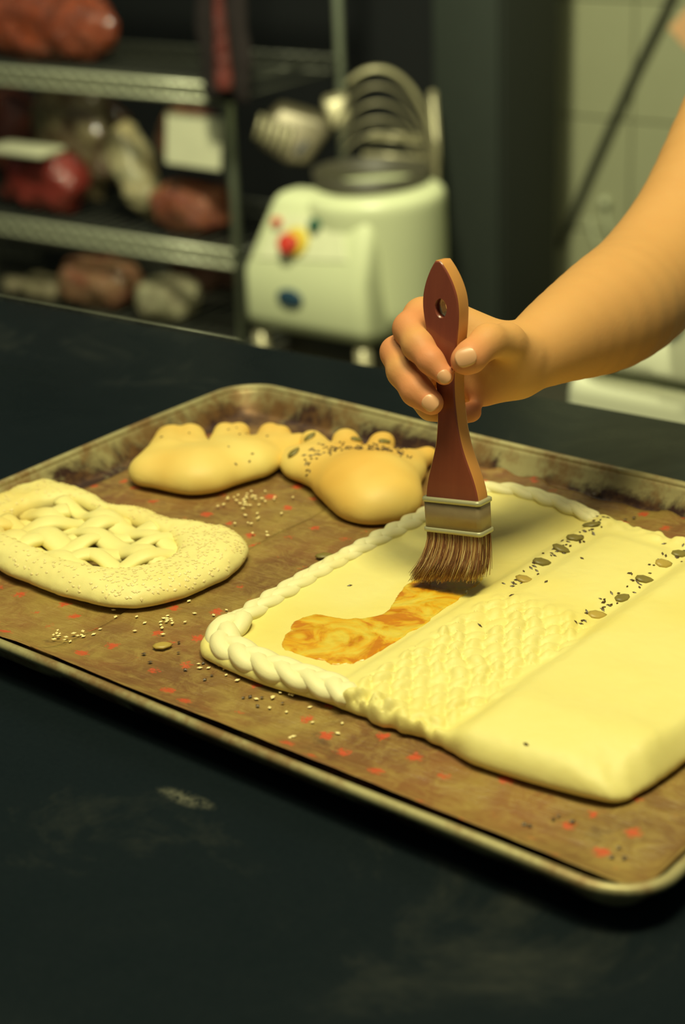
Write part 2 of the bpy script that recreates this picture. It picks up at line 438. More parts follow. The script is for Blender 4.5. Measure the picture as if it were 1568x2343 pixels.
# tiled wall to the right of the dark cupboard
wr = struct(box('wall_right', (0.25, WY + .05, .25), (3.4, .1, 2.5), M_GROUT, bevel=0))
tw = .235; P0 = aty(1452, 200, WY); P1 = aty(1400, 272, WY)
tm = None
for i in range(-5, 7):
    for j in range(-4, 6):
        x = P0[0] + (i + .5) * tw; z = P1[2] + (j + .5) * .30
        if x < -1.33 or x > 1.9 or z < FZ + .1 or z > 1.35: continue
        if tm is None:
            bm = bmesh.new(); box_bm(bm, (0, 0, 0), (tw - .005, .012, .295)); bmesh.ops.bevel(bm, geom=bm.edges[:], offset=.0015, segments=1, affect='EDGES')
            tm = bpy.data.meshes.new('tile'); bm.to_mesh(tm); bm.free(); tm.materials.append(M_TILE)
        o = bpy.data.objects.new('tile', tm); link(o); o.parent = wr; o.matrix_parent_inverse = parent_inv(wr)
        o.location = (x, WY - .003 + random.uniform(-.001, .001), z)

# dark tall cupboard
cA = atd(1153, 500, 4.2); cL = aty(1000, 300, cA[1]); cR = ray(1275, 400)
tR = (cA[0] - CAM[0]) / cR[0]; yR = CAM[1] + cR[1] * tR
cw = cA[0] - cL[0]; dp = max(.12, yR - cA[1])
cb = empty('cupboard', ((cA[0] + cL[0]) / 2, (cA[1] + yR) / 2, FZ), 'tall charcoal cupboard between the mixer and the tiled wall', 'cupboard')
box('cabinet_body', ((cA[0] + cL[0]) / 2, cA[1] + dp / 2, .30), (cw, dp, 2.4 - .004), M_DARK, cb, .006)
box('door', ((cA[0] + cL[0]) / 2, cA[1] - .011, .32), (cw - .01, .02, 2.3), simple('cupboard_door', (.024, .032, .024), .7), cb, .004)
# cable running down the tiled wall
cp = spline([aty(*p, WY - .03) for p in ((1545, -60), (1532, 0), (1455, 160), (1392, 300), (1335, 430), (1282, 560))], 40)
cab = tube('cable', list(cp), .0095, M_CABLE, None, 8)
tag(cab, 'dark grey cable running diagonally down the tiled wall', 'cable')
n0 = aty(1562, 66, WY - .02)
nb = bmesh.new(); box_bm(nb, (0, 0, 0), (.075, .002, .075)); bmesh.ops.bevel(nb, geom=nb.edges[:], offset=.0005, segments=1, affect='EDGES')
bmesh.ops.transform(nb, matrix=Matrix.Translation(Vector((n0[0] + .012, WY - .011, n0[2]))) @ Matrix.Rotation(.75, 4, 'Y'), verts=nb.verts)
tag(bmo('paper_note', nb, M_NOTE, smooth=False), 'peach square note stuck cornerwise on the tiled wall', 'note')
# hook with two pale straps
hk = aty(1385, 462, WY - .02)
he = empty('wall_hook', (hk[0], WY - .02, hk[2]), 'small pale round wall hook with two hanging straps on the tiled wall', 'hook')
def ball(name, c, r, mat, parent=None, sc=(1, 1, 1), seg=16):
    bm = bmesh.new(); bmesh.ops.create_uvsphere(bm, u_segments=seg, v_segments=seg // 2 + 2, radius=r)
    bmesh.ops.transform(bm, matrix=Matrix.Translation(Vector(c)) @ Matrix.Diagonal((*sc, 1)), verts=bm.verts); return bmo(name, bm, mat, parent)
M_PALE = simple('pale_strap', (.50, .53, .34), .4)
ball('hook_knob', (hk[0], WY - .022, hk[2]), .014, M_PALE, he)
for a, b in (((1382, 470), (1398, 545)), ((1350, 500), (1372, 575))):
    P = spline([aty(*a, WY - .016), aty((a[0] + b[0]) / 2 - 3, (a[1] + b[1]) / 2, WY - .02), aty(*b, WY - .016)], 10)
    tube('strap', list(P), .008, M_PALE, he, 6, .3, up=(0, -1, 0))

# ------------------------------------------------------------------ worktop
TY = .145
wt = empty('worktop', (.1, -.38, FZ), 'black stone worktop carrying the baking tray', 'table')
box('slab', (.0, TY - .525, -.0205), (2.4, 1.05, .04), MT, wt, .003)
box('base_cabinet', (.0, TY - .53, (FZ - .0415) / 2), (2.3, .95, -.0415 - FZ - .002), M_DARK, wt, .005)

# ------------------------------------------------------------------ baking tray
tr = empty('baking_tray', tuple(T(.33, .23, .0)), 'large rectangular aluminium baking tray with stained rolled rim', 'tray', rz=YAW)
L_, W_, R_ = .66, .46, .0357
def rr(off, n=10):
    pts = []
    x0, x1, y0, y1 = off, L_ - off, off, W_ - off; r = max(R_ - off, .004)
    for (cx, cy), a0 in (((x1 - r, y0 + r), -90), ((x1 - r, y1 - r), 0), ((x0 + r, y1 - r), 90), ((x0 + r, y0 + r), 180)):
        for a in np.linspace(a0, a0 + 90, n):
            a = math.radians(a); pts.append((cx + r * math.cos(a), cy + r * math.sin(a)))
    out = []
    for i, p in enumerate(pts):                 # subdivide straight sides
        q = pts[(i + 1) % len(pts)]; d = math.dist(p, q); k = max(1, int(d / .02))
        for j in range(k): out.append((p[0] + (q[0] - p[0]) * j / k, p[1] + (q[1] - p[1]) * j / k))
    return out
def sweep(profile, name, mat, parent, capfloor=False, closed=False):
    # one common parameter: take the outermost outline and offset along normals
    base = rr(0); n = len(base); B = np.array(base)
    t = np.roll(B, -1, 0) - np.roll(B, 1, 0); t /= np.linalg.norm(t, axis=1)[:, None]; nrm = np.stack([-t[:, 1], t[:, 0]], 1)
    cen = np.array([L_ / 2, W_ / 2]); sgn = np.sign(((cen - B) * nrm).sum(1))[:, None]; nrm *= sgn
    V, F = [], []
    for off, z in profile:
        Q = B + nrm * off
        for i, (x, y) in enumerate(Q):
            wob = .0007 * math.sin(i * .37) + .0005 * math.sin(i * .11 + 1)
            V.append(T(x, y, z + (wob if z > .015 else 0)))
    m = len(profile)
    for k in range(m if closed else m - 1):
        l = (k + 1) % m
        for i in range(n):
            j = (i + 1) % n; F.append((k * n + i, k * n + j, l * n + j, l * n + i))
    if capfloor:
        F.append(tuple((m - 1) * n + i for i in range(n)))
    return pym(name, V, F, mat, parent)
sweep([(.0035, .0235), (.006, .0225), (.008, .019), (.0155, .006), (.0175, .0035), (.021, .0028)], 'pan', MTR, tr, True)
sweep([(.003 + .0034 * math.cos(a), .0222 + .0032 * math.sin(a)) for a in np.linspace(0, 2 * math.pi, 10, endpoint=False)], 'rim', MTR, tr, closed=True)
sweep([(.0060, .0195), (.0145, .0050), (.018, .0012), (.03, .0010)], 'underside', MTR, tr, True)

# ------------------------------------------------------------------ baking paper, two sheets
def paper(name, x0, x1, y0, y1, zoff, label, seed, group=None):
    nx, ny = int((x1 - x0) / .004), 110
    V, F = [], []
    X = np.linspace(x0, x1, nx + 1)
    for j in range(ny + 1):
        for i, x in enumerate(X):
            e0 = y0 + .003 * math.sin(x * 41 + seed) + .0015 * math.sin(x * 173)
            e1 = y1 + .0035 * math.cos(min(3.14, abs(x - .305) * 30)) + .0007 * math.sin(x * 61 + 1) + .0005 * math.sin(x * 230) if x > .2 else y1 + .0045
            y = e0 + (e1 - e0) * j / ny; xx = x
            z = .0050 + zoff + .0004 * math.sin(x * 60 + seed) * math.sin(y * 47) + .0002 * math.sin(x * 190 + y * 70)
            if i == 0: xx += .0012 * math.sin(y * 90 + seed)
            dw = (W_ - y)                        # distance from the front rim
            if dw < .046: z = max(z, .0062 + zoff * .5 + .0140 * max(0, (.046 - dw) / .032) ** 1.6)
            dr = L_ - xx
            if dr < .022: z = max(z, .0055 + (.022 - dr) * 1.15)
            if y < .019: z = max(z, .0055 + (.019 - y) * 1.1)
            V.append(T(xx, y, z))
    for j in range(ny):
        for i in range(nx):
            a = j * (nx + 1) + i; F.append((a, a + 1, a + nx + 2, a + nx + 1))
    o = pym(name, V, F, MP, None)
    s = o.modifiers.new('s', 'SOLIDIFY'); s.thickness = .0002; s.offset = 1
    return tag(o, label, 'paper', 'baking papers lining the tray')
paper('baking_paper', .032, .236, .052, .4435, 0, 'brown printed baking paper under the lattice bread and the foot-shaped buns', 2)
paper('baking_paper', .216, .648, .020, .4435, .0012, 'brown printed baking paper under the large rectangular pastry', 5)

# ------------------------------------------------------------------ large rectangular pastry
pas = empty('stuffed_pastry', tuple(T(.45, .23, .0065)), 'large pale rectangular dough pastry with braided edge and seed rows', 'pastry', rz=YAW)
PX0, PX1, PY0, PY1 = .292, .625, .058, .392
ZB = .0078
def sstep(a, b, v):
    t = np.clip((v - a) / (b - a), 0, 1); return t * t * (3 - 2 * t)
OUT = closed_spline([(.291, .062), (.35, .060), (.41, .068), (.46, .072), (.52, .082), (.575, .09), (.612, .10), (.618, .2), (.613, .29), (.608, .340), (.6055, .3655), (.600, .3735), (.588, .3775),
                     (.56, .383), (.52, .387), (.503, .384), (.486, .379), (.45, .380), (.405, .379), (.36, .384), (.318, .382), (.301, .377), (.291, .358), (.288, .30), (.286, .24), (.291, .13)], 130)
def pas_top(x, y):
    z = np.full(np.shape(x), .0165)
    # panel 1 recessed tray of the pastry
    z = z - .0020 * sstep(.300, .312, x) * (1 - sstep(.398, .408, x)) * sstep(.070, .084, y) * (1 - sstep(.357, .367, y))
    # ridge between panels 1 and 2
    z = z + .0025 * np.exp(-((x - .411) / .009) ** 2)
    # panel 2 : low pillow between the seed rows
    w = sstep(.418, .43, x) * (1 - sstep(.468, .48, x)) * sstep(.088, .105, y) * (1 - sstep(.215, .235, y))
    z = z + .0032 * w
    z = z - .0012 * np.exp(-((x - .4165) / .004) ** 2) * (1 - sstep(.20, .23, y)) - .0014 * np.exp(-((x - .484) / .005) ** 2) * (1 - sstep(.22, .25, y))
    # fish-net zone between the panels near the front
    k = sstep(.412, .420, x) * (1 - sstep(.484, .494, x + .004 * np.sin(y * 90))) * sstep(.205, .235, y)
    k1 = k
    xw = x + .0035 * vnoise(x, y, 0 * x, 45, 14); yw = y + .0035 * vnoise(x, y, 0 * x, 45, 15)
    u = (xw * .84 + yw * .54) / .0108; v = (xw * .84 - yw * .54) / .0108
    cu, cv = np.floor(u), np.floor(v)
    over = ((cu + cv) % 2) == 0
    su = np.abs(np.sin(np.pi * u)); sv = np.abs(np.sin(np.pi * v))
    wv = np.where(over, sv ** .6 * (.65 + .35 * su), su ** .6 * (.65 + .35 * sv))
    z = z + k1 * ((.0062 + .0026 * vnoise(x, y, 0 * x, 60, 16)) * wv - .0012)
    # panel 3 : tall smooth cushion
    c = sstep(.484, .508, x) * (1 - sstep(.588, .618, x)) * sstep(.070, .12, y)
    z = z + .0105 * c
    z = z + .0045 * np.exp(-((y - .342) / .022) ** 2) * sstep(.495, .515, x) * (1 - sstep(.585, .61, x))
    z = z - .0050 * sstep(.592, .612, x)
    # ragged lips
    rg = vnoise(x, y, 0 * x, 190, 3)
    edge = np.exp(-((y - .078) / .008) ** 2) * sstep(.40, .42, x)
    z = z + edge * (.0030 + .0030 * rg)
    fe = np.exp(-((y - .373) / .007) ** 2) * sstep(.405, .42, x) * (1 - sstep(.485, .495, x))
    z = z + fe * (.001 + .0042 * rg)
    z = z + .0005 * vnoise(x, y, 0 * x, 55, 4) + .00022 * vnoise(x, y, 0 * x, 330, 5)
    return z
def pas_f(X, Y, Z):
    c, s = math.cos(-YAW), math.sin(-YAW)
    x = X * c - Y * s; y = -(X * s + Y * c)
    big = sstep(.49, .52, x)
    rag = (.0022 * vnoise(x, y, 0 * x, 150, 6)) * (sstep(.405, .42, x) * (1 - sstep(.485, .50, x)) + (y < .12))
    d = poly2(x, y, OUT) + rag
    zt = pas_top(x, y)
    # corner bottom-right thins out to a folded dough corner
    cor_ = sstep(.560, .604, x) * sstep(.325, .372, y)
    zt = zt - .0125 * cor_ + .0005 * cor_ * np.sin((x - y) * 330)
    k = .006 + .012 * big * (1 - cor_)
    dz = np.maximum(Z - zt, 0) * .8 + np.minimum(Z - zt, 0) * .8
    f = smax(d, dz, k)
    return smax(f, ZB - Z, .0035 + .004 * big)
a = [T(x, y) for x in (PX0 - .01, PX1 + .015) for y in (PY0 - .01, PY1 + .012)]
lo = np.min(a, 0); hi = np.max(a, 0)
base = netobj('dough_base', pas_f, (lo[0], lo[1], .003), (hi[0], hi[1], .044), .00165, MD_RAW, pas, 1)
# braided rope border: three strands, each a sub-path of one braid
def braid(path, r, wid, pitch, parent, mat=MD_PALE, name='braid_strand', lift=.0016):
    P = spline([T(*p) for p in path], 400); d = np.r_[0, np.cumsum(np.linalg.norm(np.diff(P, axis=0), axis=1))]
    n = int(d[-1] / .0012); s = np.linspace(0, d[-1], n); P = np.stack([np.interp(s, d, P[:, k]) for k in range(3)], 1)
    Tn = np.gradient(P, axis=0); Tn /= np.linalg.norm(Tn, axis=1)[:, None]; N = np.cross([0, 0, 1.0], Tn); N /= np.linalg.norm(N, axis=1)[:, None]
    for k in range(3):
        ph = 2 * np.pi * (s / pitch + k / 3)
        Q = P + N * (wid * np.sin(ph))[:, None]; Q[:, 2] += lift * np.sin(2 * ph + .6)
        rr_ = r * (1 + .10 * np.sin(ph * 1.7 + k)) * np.clip(np.minimum(s, s[-1] - s) / .006 + .35, 0, 1)
        tube(name, list(Q), rr_, mat, parent, 9, .78, up=(0, 0, 1))
zb = .0165
braid([(.300, .344, zb), (.2965, .30, zb), (.2955, .22, zb), (.299, .14, zb), (.301, .078, zb)], .0052, .0032, .050, pas, lift=.0009)
braid([(.301, .336, zb + .0015), (.304, .356, zb + .001), (.316, .368, zb), (.355, .373, zb), (.395, .371, zb), (.420, .372, zb - .001)], .0066, .0052, .058, pas, lift=.0016)
braid([(.300, .074, zb - .001), (.33, .066, zb + .001), (.37, .070, zb + .002), (.404, .076, zb)], .0046, .0030, .055, pas, lift=.0009)
# egg wash brushed over panel 1
WP = closed_spline([tp(*p, .0152) for p in ((648, 1478), (660, 1440), (705, 1405), (790, 1412), (870, 1402), (900, 1372), (945, 1318), (1000, 1300), (1075, 1305), (1110, 1320), (1060, 1362), (985, 1420), (915, 1462), (865, 1490), (830, 1512), (765, 1518), (700, 1500))], 80)
def wash_f(X, Y, Z):
    c, s = math.cos(-YAW), math.sin(-YAW); x = X * c - Y * s; y = -(X * s + Y * c)
    d = poly2(x, y, WP) + .0018 * vnoise(x, y, 0 * x, 170, 9)
    zt = pas_top(x, y) + .0006 + .00035 * vnoise(x, y, 0 * x, 150, 8)
    return smax(smax(d, (Z - zt) * .9, .0012), (zt - .0016 - Z), .0005)
wl = np.array([T(*p) for p in WP]); lo = wl.min(0) - .006; hi = wl.max(0) + .006
netobj('egg_wash', wash_f, (lo[0], lo[1], .011), (hi[0], hi[1], .021), .0011, MW, pas, 1)

def tree(o):
    me = o.data; return BVHTree.FromPolygons([v.co for v in me.vertices], [tuple(p.vertices) for p in me.polygons])
PT = tree(base)
def drop(bvh, x, y, dflt=.01):
    h = bvh.ray_cast(Vector((x, y, .2)), Vector((0, 0, -1)))
    return (h[0], h[1]) if h[0] else (Vector((x, y, dflt)), Vector((0, 0, 1)))
def seed_mesh(name, l, w, t, mat, point=.5):
    bm = bmesh.new(); bmesh.ops.create_uvsphere(bm, u_segments=8, v_segments=5, radius=1)
    for v in bm.verts:
        k = 1 - point * max(0, v.co.x) ** 2
        v.co.y *= k; v.co = Vector((v.co.x * l / 2, v.co.y * w / 2, v.co.z * t / 2))
    me = bpy.data.meshes.new(name); bm.to_mesh(me); bm.free(); me.materials.append(mat)
    me.polygons.foreach_set('use_smooth', [True] * len(me.polygons)); return me
def place(me, name, p, nrm, ang, parent, lift=0, sc=1):
    z = Vector(nrm).normalized(); x = Vector((math.cos(ang), math.sin(ang), 0)); x = (x - z * x.dot(z)).normalized(); y = z.cross(x)
    m = Matrix((x, y, z)).transposed().to_4x4(); m.translation = Vector(p) + z * lift
    o = bpy.data.objects.new(name, me); link(o)
    if parent: o.parent = parent; o.matrix_parent_inverse = parent_inv(parent)
    o.matrix_basis = m @ Matrix.Diagonal((sc, sc, sc, 1)); return o
ps1 = seed_mesh('pumpkin_seed', .0136, .0088, .0026, M_SEEDG); ps2 = seed_mesh('pumpkin_seed', .0136, .0096, .0026, M_SEEDG2)
for (px, py, g, an) in ((1354, 1201, 0, .9), (1316, 1232, 0, 1.1), (1284, 1256, 0, .5), (1240, 1286, 0, 1.0), (1201, 1323, 1, .6), (1557, 1259, 0, 1.1), (1519, 1283, 1, 1.2), (1475, 1319, 0, 1.0), (1425, 1359, 0, 1.7), (1367, 1398, 1, 1.1)):
    q = at(px, py, .0185); p, nn = drop(PT, q[0], q[1]); place(ps2 if g else ps1, 'pumpkin_seed', p, nn, an - .35, pas, .0006)
def scatter_stuff(name, pts, l, w, t, mat, parent, lift=.0003):
    """many tiny seeds joined in one mesh"""
    L = []
    for p, nn, an, s in pts:
        z = Vector(nn).normalized(); x = Vector((math.cos(an), math.sin(an), 0)); x = (x - z * x.dot(z)).normalized(); y = z.cross(x); c = Vector(p) + z * lift
        a, b, d = x * l * s / 2, y * w * s / 2, z * t * s / 2
        V = [c + a, c + b, c - a, c - b, c + d, c - d, ]
        F = [(0, 1, 4), (1, 2, 4), (2, 3, 4), (3, 0, 4), (1, 0, 5), (2, 1, 5), (3, 2, 5), (0, 3, 5)]
        L.append((V, F))
    V, F = join_geo(L); o = pym(name, V, F, mat, parent, False); o['kind'] = 'stuff'; return o
pts = []
for row, (A, B) in enumerate((((1158, 1345), (1392, 1182)), ((1318, 1425), (1580, 1245)))):
    for k in range(62):
        u = random.random(); px = A[0] + (B[0] - A[0]) * u + random.gauss(0, 10); py = A[1] + (B[1] - A[1]) * u + random.gauss(0, 6)
        q = at(px, py, .0175); p, nn = drop(PT, q[0], q[1]); pts.append((p, nn, random.uniform(0, 3.1), random.uniform(.7, 1.15)))
for (px, py) in ((1332, 1283), (1250, 1337), (1171, 1367), (1520, 1241), (1204, 1735), (585, 1391), (800, 1330), (1098, 1432)):
    q = at(px, py, .018); p, nn = drop(PT, q[0], q[1]); pts.append((p, nn, random.uniform(0, 3.1), 1.1))
scatter_stuff('small_dark_seeds', pts, .0038, .0019, .0012, M_SEEDD, pas)

# ------------------------------------------------------------------ lattice bread
lat = empty('lattice_bread', tuple(T(.14, .31, .0055)), 'pale oval bread with open lattice centre and sesame crust', 'bread', rz=YAW)
LO = closed_spline([(.012, .250), (.045, .241), (.075, .243), (.098, .248), (.125, .240), (.158, .243), (.176, .236), (.202, .234), (.229, .244), (.244, .270), (.247, .302), (.240, .340), (.220, .365), (.178, .376), (.115, .376), (.055, .366), (.012, .345), (.006, .30)], 90)
LI = closed_spline([(.060, .272), (.10, .268), (.150, .270), (.188, .280), (.202, .305), (.192, .330), (.160, .343), (.115, .344), (.072, .336), (.050, .310)], 60)
def lat_f(X, Y, Z):
    c, s = math.cos(-YAW), math.sin(-YAW); x = X * c - Y * s; y = -(X * s + Y * c)
    d = poly2(x, y, LO) + .001 * vnoise(x, y, 0 * x, 90, 11); di = poly2(x, y, LI)
    top = .0245 + .0012 * vnoise(x, y, 0 * x, 70, 12) + .0006 * vnoise(x, y, 0 * x, 300, 13) - .006 * sstep(.020, .0, -d * 1.0) * 0
    f = smax(d, (Z - top) * .8, .024); f = smax(f, (.0072 - Z), .010)
    return smax(f, -(di + .002), .012)
a = [T(x, y) for x in (-.005, .265) for y in (.23, .39)]; lo = np.min(a, 0); hi = np.max(a, 0)
rim = netobj('crust_ring', lat_f, (lo[0], lo[1], .002), (hi[0], hi[1], .034), .0018, MD_LAT, lat, 2)
def strip(x0, y0, x1, y1, ph, wid=.0092):
    n = 44; P = []
    for i in range(n):
        u = i / (n - 1); x = x0 + (x1 - x0) * u; y = y0 + (y1 - y0) * u
        d = math.hypot(x1 - x0, y1 - y0) * u
        P.append(T(x + .0018 * math.sin(u * 7 + ph * 2 + x1 * 90), y, .0172 + .0034 * math.sin(d / .026 * math.pi + ph)))
    r = wid * (.88 + .2 * np.sin(np.linspace(0, 9, n) + ph * 3 + x1 * 60))
    tube('lattice_strip', P, r, MD_LAT, lat, 10, .5, up=(0, 0, 1))
for i, x in enumerate(np.arange(.070, .205, .0245)):         # leaning one way
    y0, y1 = .268, .346
    if i == 0: y0 = .285
    strip(x - .022, y1, x + .010, y0, (i % 2) * math.pi)
for j, y in enumerate((.279, .302, .325, .342)):          # and across
    xa, xb = (.052, .200) if 0 < j < 3 else (.062, .190)
    strip(xa, y - .004, xb, y + .005, (j % 2) * math.pi + math.pi / 2, .0098)
LT = tree(rim); pts = []
while len(pts) < 800:
    x, y = random.uniform(0, .26), random.uniform(.230, .378)
    c = T(x, y); p, nn = drop(LT, c[0], c[1], -1)
    if p.z < .015 or nn.z < .45: continue
    if random.random() > .35 + .65 * (x > .18 or y < .258): continue
    pts.append((p, nn, random.uniform(0, 3.14), random.uniform(.8, 1.2)))
scatter_stuff('sesame_seeds', pts, .0028, .0018, .0005, M_SES, lat)
for (px, py) in ((255, 1138), (97, 1312), (215, 1210)):
    q = at(px, py, .024); p, nn = drop(LT, q[0], q[1])
    if p.z > .012: place(seed_mesh('dark_seed', .003, .002, .0016, M_SEEDD), 'dark_seed', p, nn, 1, lat, .0002)

# ------------------------------------------------------------------ two foot-shaped buns
def bun(name, body, toes, arch, label, box_, mat, k=.009):
    e = empty(name, tuple(T(*body[0][0][:2], .0055)), label, 'bun', 'foot-shaped buns on the tray', rz=YAW)
    B = [(T(*a[:2], a[2]), T(*b[:2], b[2]), ra, rb, fl) for a, b, ra, rb, fl in body]
    Tt = [(T(*a[:2], a[2]), T(*b[:2], b[2]), ra, rb, fl) for a, b, ra, rb, fl in toes]
    up = (0, 0, 1)
    def f(x, y, z):
        d = None
        for A, Bb, ra, rb, fl in B:
            q = cap(x, y, z, A, Bb, ra, rb, (up, fl)) * min(1, fl + .25); d = q if d is None else smin(d, q, .016)
        r = d
        for A, Bb, ra, rb, fl in Tt:
            q = cap(x, y, z, A, Bb, ra, rb, (up, fl)) * .95; r = np.minimum(r, smin(d, q, k))
        r = r + .0006 * vnoise(x, y, z, 80, 21)
        return smax(r, .0072 - z, .006)
    c = [T(x, y) for x in box_[:2] for y in box_[2:]]; lo = np.min(c, 0); hi = np.max(c, 0)
    return e, netobj('dough', f, (lo[0], lo[1], .002), (hi[0], hi[1], .050), .0018, mat, e, 2)
def tz(px, py, z): return (*tp(px, py, z), z)
e1, b1 = bun('foot_shaped_bun',
    [(tz(358, 1082, .014), tz(455, 1082, .015), .020, .027, .66), (tz(455, 1082, .015), tz(560, 1058, .014), .028, .024, .62), (tz(560, 1058, .014), tz(650, 1030, .012), .022, .015, .62), (tz(370, 1068, .014), tz(560, 1040, .014), .020, .016, .7)],
    [(tz(388, 1050, .014), tz(392, 1004, .019), .021, .0135, .85), (tz(430, 1040, .014), tz(436, 1000, .019), .019, .0125, .85), (tz(510, 1035, .015), tz(516, 990, .019), .014, .0100, .85), (tz(530, 1035, .015), tz(545, 990, .019), .014, .0100, .85), (tz(606, 1030, .014), tz(618, 991, .018), .013, .0095, .85), (tz(622, 1030, .014), tz(642, 994, .018), .012, .0085, .85), (tz(650, 1030, .012), tz(686, 1012, .014), .012, .0085, .85)],
    None, 'plain golden foot-shaped bun in the back left corner of the tray', (-.01, .22, .03, .26), MD_FOOT)
e2, b2 = bun('foot_shaped_bun',
    [(tz(862, 1142, .016), tz(845, 1112, .017), .034, .036, .66), (tz(845, 1112, .017), tz(730, 1070, .014), .032, .022, .62), (tz(705, 1062, .013), tz(905, 1075, .015), .020, .024, .62)],
    [(tz(700, 1062, .013), tz(666, 1046, .013), .016, .0105, .85), (tz(738, 1050, .015), tz(714, 1008, .019), .014, .0100, .85), (tz(800, 1050, .015), tz(792, 1008, .019), .015, .0110, .85), (tz(864, 1055, .015), tz(874, 1014, .018), .014, .0105, .85), (tz(920, 1070, .014), tz(978, 1042, .015), .013, .0085, .85)],
    None, 'golden foot-shaped bun with dark seeds across its toes', (.09, .30, .02, .24), MD_FOOT)
T2 = tree(b2); T1 = tree(b1); pts = []
while len(pts) < 120:
    u = random.random(); q = at(690 + 250 * u + random.gauss(0, 6), 1052 - 22 * math.sin(u * 3.1) + random.gauss(0, 9), .027); c = q; p, nn = drop(T2, c[0], c[1], -1)
    if p.z < .012: continue
    pts.append((p, nn, random.uniform(0, 3.1), random.uniform(.8, 1.2)))
scatter_stuff('small_dark_seeds', pts, .0040, .0019, .0013, M_SEEDD, e2)
for (px, py) in ((673, 1037), (710, 1002), (816, 1008), (880, 1012)):
    c = at(px, py, .026); p, nn = drop(T2, c[0], c[1]); place(ps1, 'pumpkin_seed', p, nn, 1.3, e2, .0006, .95)
pts = []
while len(pts) < 12:
    x, y = random.uniform(.05, .15), random.uniform(.1, .17); c = T(x, y); p, nn = drop(T1, c[0], c[1], -1)
    if p.z > .012: pts.append((p, nn, random.uniform(0, 3.1), random.uniform(.8, 1.2)))
scatter_stuff('small_dark_seeds', pts, .0032, .0018, .0013, M_SEEDD, e1)

# loose seeds and crumbs on the paper
def loose(lst, n, z=.0072):
    out = []
    for cx, cy, sx, sy, k in lst:
        for _ in range(k):
            q = at(cx + random.gauss(0, sx), cy + random.gauss(0, sy), z)
            out.append(((q[0], q[1], z), (0, 0, 1), random.uniform(0, 3.1), random.uniform(.8, 1.2)))
    return out
s1 = loose([(570, 1145, 35, 10, 30), (590, 1200, 20, 22, 12), (150, 1455, 30, 8, 16), (388, 1418, 8, 5, 9), (380, 1420, 90, 22, 16), (500, 1530, 25, 8, 6), (590, 1600, 120, 20, 12), (690, 1665, 60, 10, 5)], 0)
tag(scatter_stuff('loose_sesame_seeds', s1, .0034, .0022, .0010, M_SES, None), 'pale sesame seeds scattered over the baking paper', 'seeds')
s2 = loose([(430, 1530, 110, 40, 14), (640, 1600, 70, 20, 5), (1280, 1880, 60, 14, 5), (1400, 1960, 30, 8, 3), (1430, 1190, 60, 20, 8)], 0)
tag(scatter_stuff('dark_crumbs', s2, .0034, .0024, .0012, M_SEEDD, None), 'dark burnt crumbs scattered over the baking paper', 'crumbs')
def loose_seed(px, py, me, label, an=.8):
    q = at(px, py, .0078); o = place(me, 'pumpkin_seed', (q[0], q[1], .0078), (0, 0, 1), an, None, .0004); tag(o, label, 'seed')
loose_seed(1364, 1132, seed_mesh('pumpkin_seed', .0085, .0078, .003, M_SEEDD), 'dark round seed on the paper behind the rectangular pastry')
loose_seed(372, 1478, ps2, 'single golden seed on the paper in front of the lattice bread')
loose_seed(742, 1272, ps1, 'dark seed lying against the left side of the rectangular pastry')

# ------------------------------------------------------------------ pastry brush
br = empty('pastry_brush', tuple(atd(1045, 1318, 1.106)), 'flat wooden-handled pastry brush with brown bristles held in the hand', 'brush')
Pb = atd(1050, 1212, 1.098); Pt = atd(1014, 592, 1.052)
AX = Pt - Pb; BL = np.linalg.norm(AX); AX /= BL
toc = -(ray(1040, 900)); toc /= np.linalg.norm(toc); toc = toc - AX * (toc @ AX); toc /= np.linalg.norm(toc)
right = np.cross(AX, toc)
if right @ RX < 0: right = -right
th = math.radians(32); WD = math.cos(th) * right + math.sin(th) * toc; NN = math.cos(th) * toc - math.sin(th) * right
def bp(w, s, n): return Pb + WD * w + AX * s + NN * n
px2m = BL / 621.0        # along the handle
def s_of(py): return (1212 - py) * px2m
prof = [(1146, .0200), (1128, .0200), (1105, .0188), (1080, .0168), (1060, .0148), (1030, .0118), (1000, .0095), (960, .0078), (900, .0068), (860, .0072), (820, .0084), (780, .0104), (740, .0124), (700, .0136), (670, .0130), (640, .0104), (615, .0068), (600, .0042), (592, .0020)]
ss = [s_of(p[0]) for p in prof]; Sx = np.linspace(ss[0], ss[-1], 60); Wx = np.interp(Sx, ss, [p[1] for p in prof])
for _ in range(2): Wx[1:-1] = (Wx[:-2] + 2 * Wx[1:-1] + Wx[2:]) / 4
outl = [(w, s) for w, s in zip(Wx, Sx)] + [(-w, s) for w, s in zip(Wx[::-1], Sx[::-1])]
hs = s_of(697); hole = [(.0003 + .0044 * math.cos(a), hs + .0062 * math.sin(a)) for a in np.linspace(0, 2 * np.pi, 20, endpoint=False)]
def inset(P, d):
    P = np.array(P); t = np.roll(P, -1, 0) - np.roll(P, 1, 0); t /= np.linalg.norm(t, axis=1)[:, None] + 1e-9
    return P + np.stack([-t[:, 1], t[:, 0]], 1) * d
TH = .0066
V, F = [], []
def ringv(P, n): 
    k = len(V)
    for w, s in P: V.append(bp(w, s, n))
    return list(range(k, k + len(P)))
o0 = outl; o1 = inset(outl, .0012)
r = [ringv(o1, TH), ringv(inset(outl, .0003), TH - .0009), ringv(o0, TH - .0022), ringv(o0, -TH + .0022), ringv(inset(outl, .0003), -TH + .0009), ringv(o1, -TH)]
n = len(outl); side = []
for a, b in zip(r[:-1], r[1:]):
    for i in range(n): side.append((a[i], a[(i + 1) % n], b[(i + 1) % n], b[i]))
h0 = ringv(hole, TH); h1 = ringv(hole, -TH); m = len(hole)
inn = [(h0[i], h1[i], h1[(i + 1) % m], h0[(i + 1) % m]) for i in range(m)]
faces = []
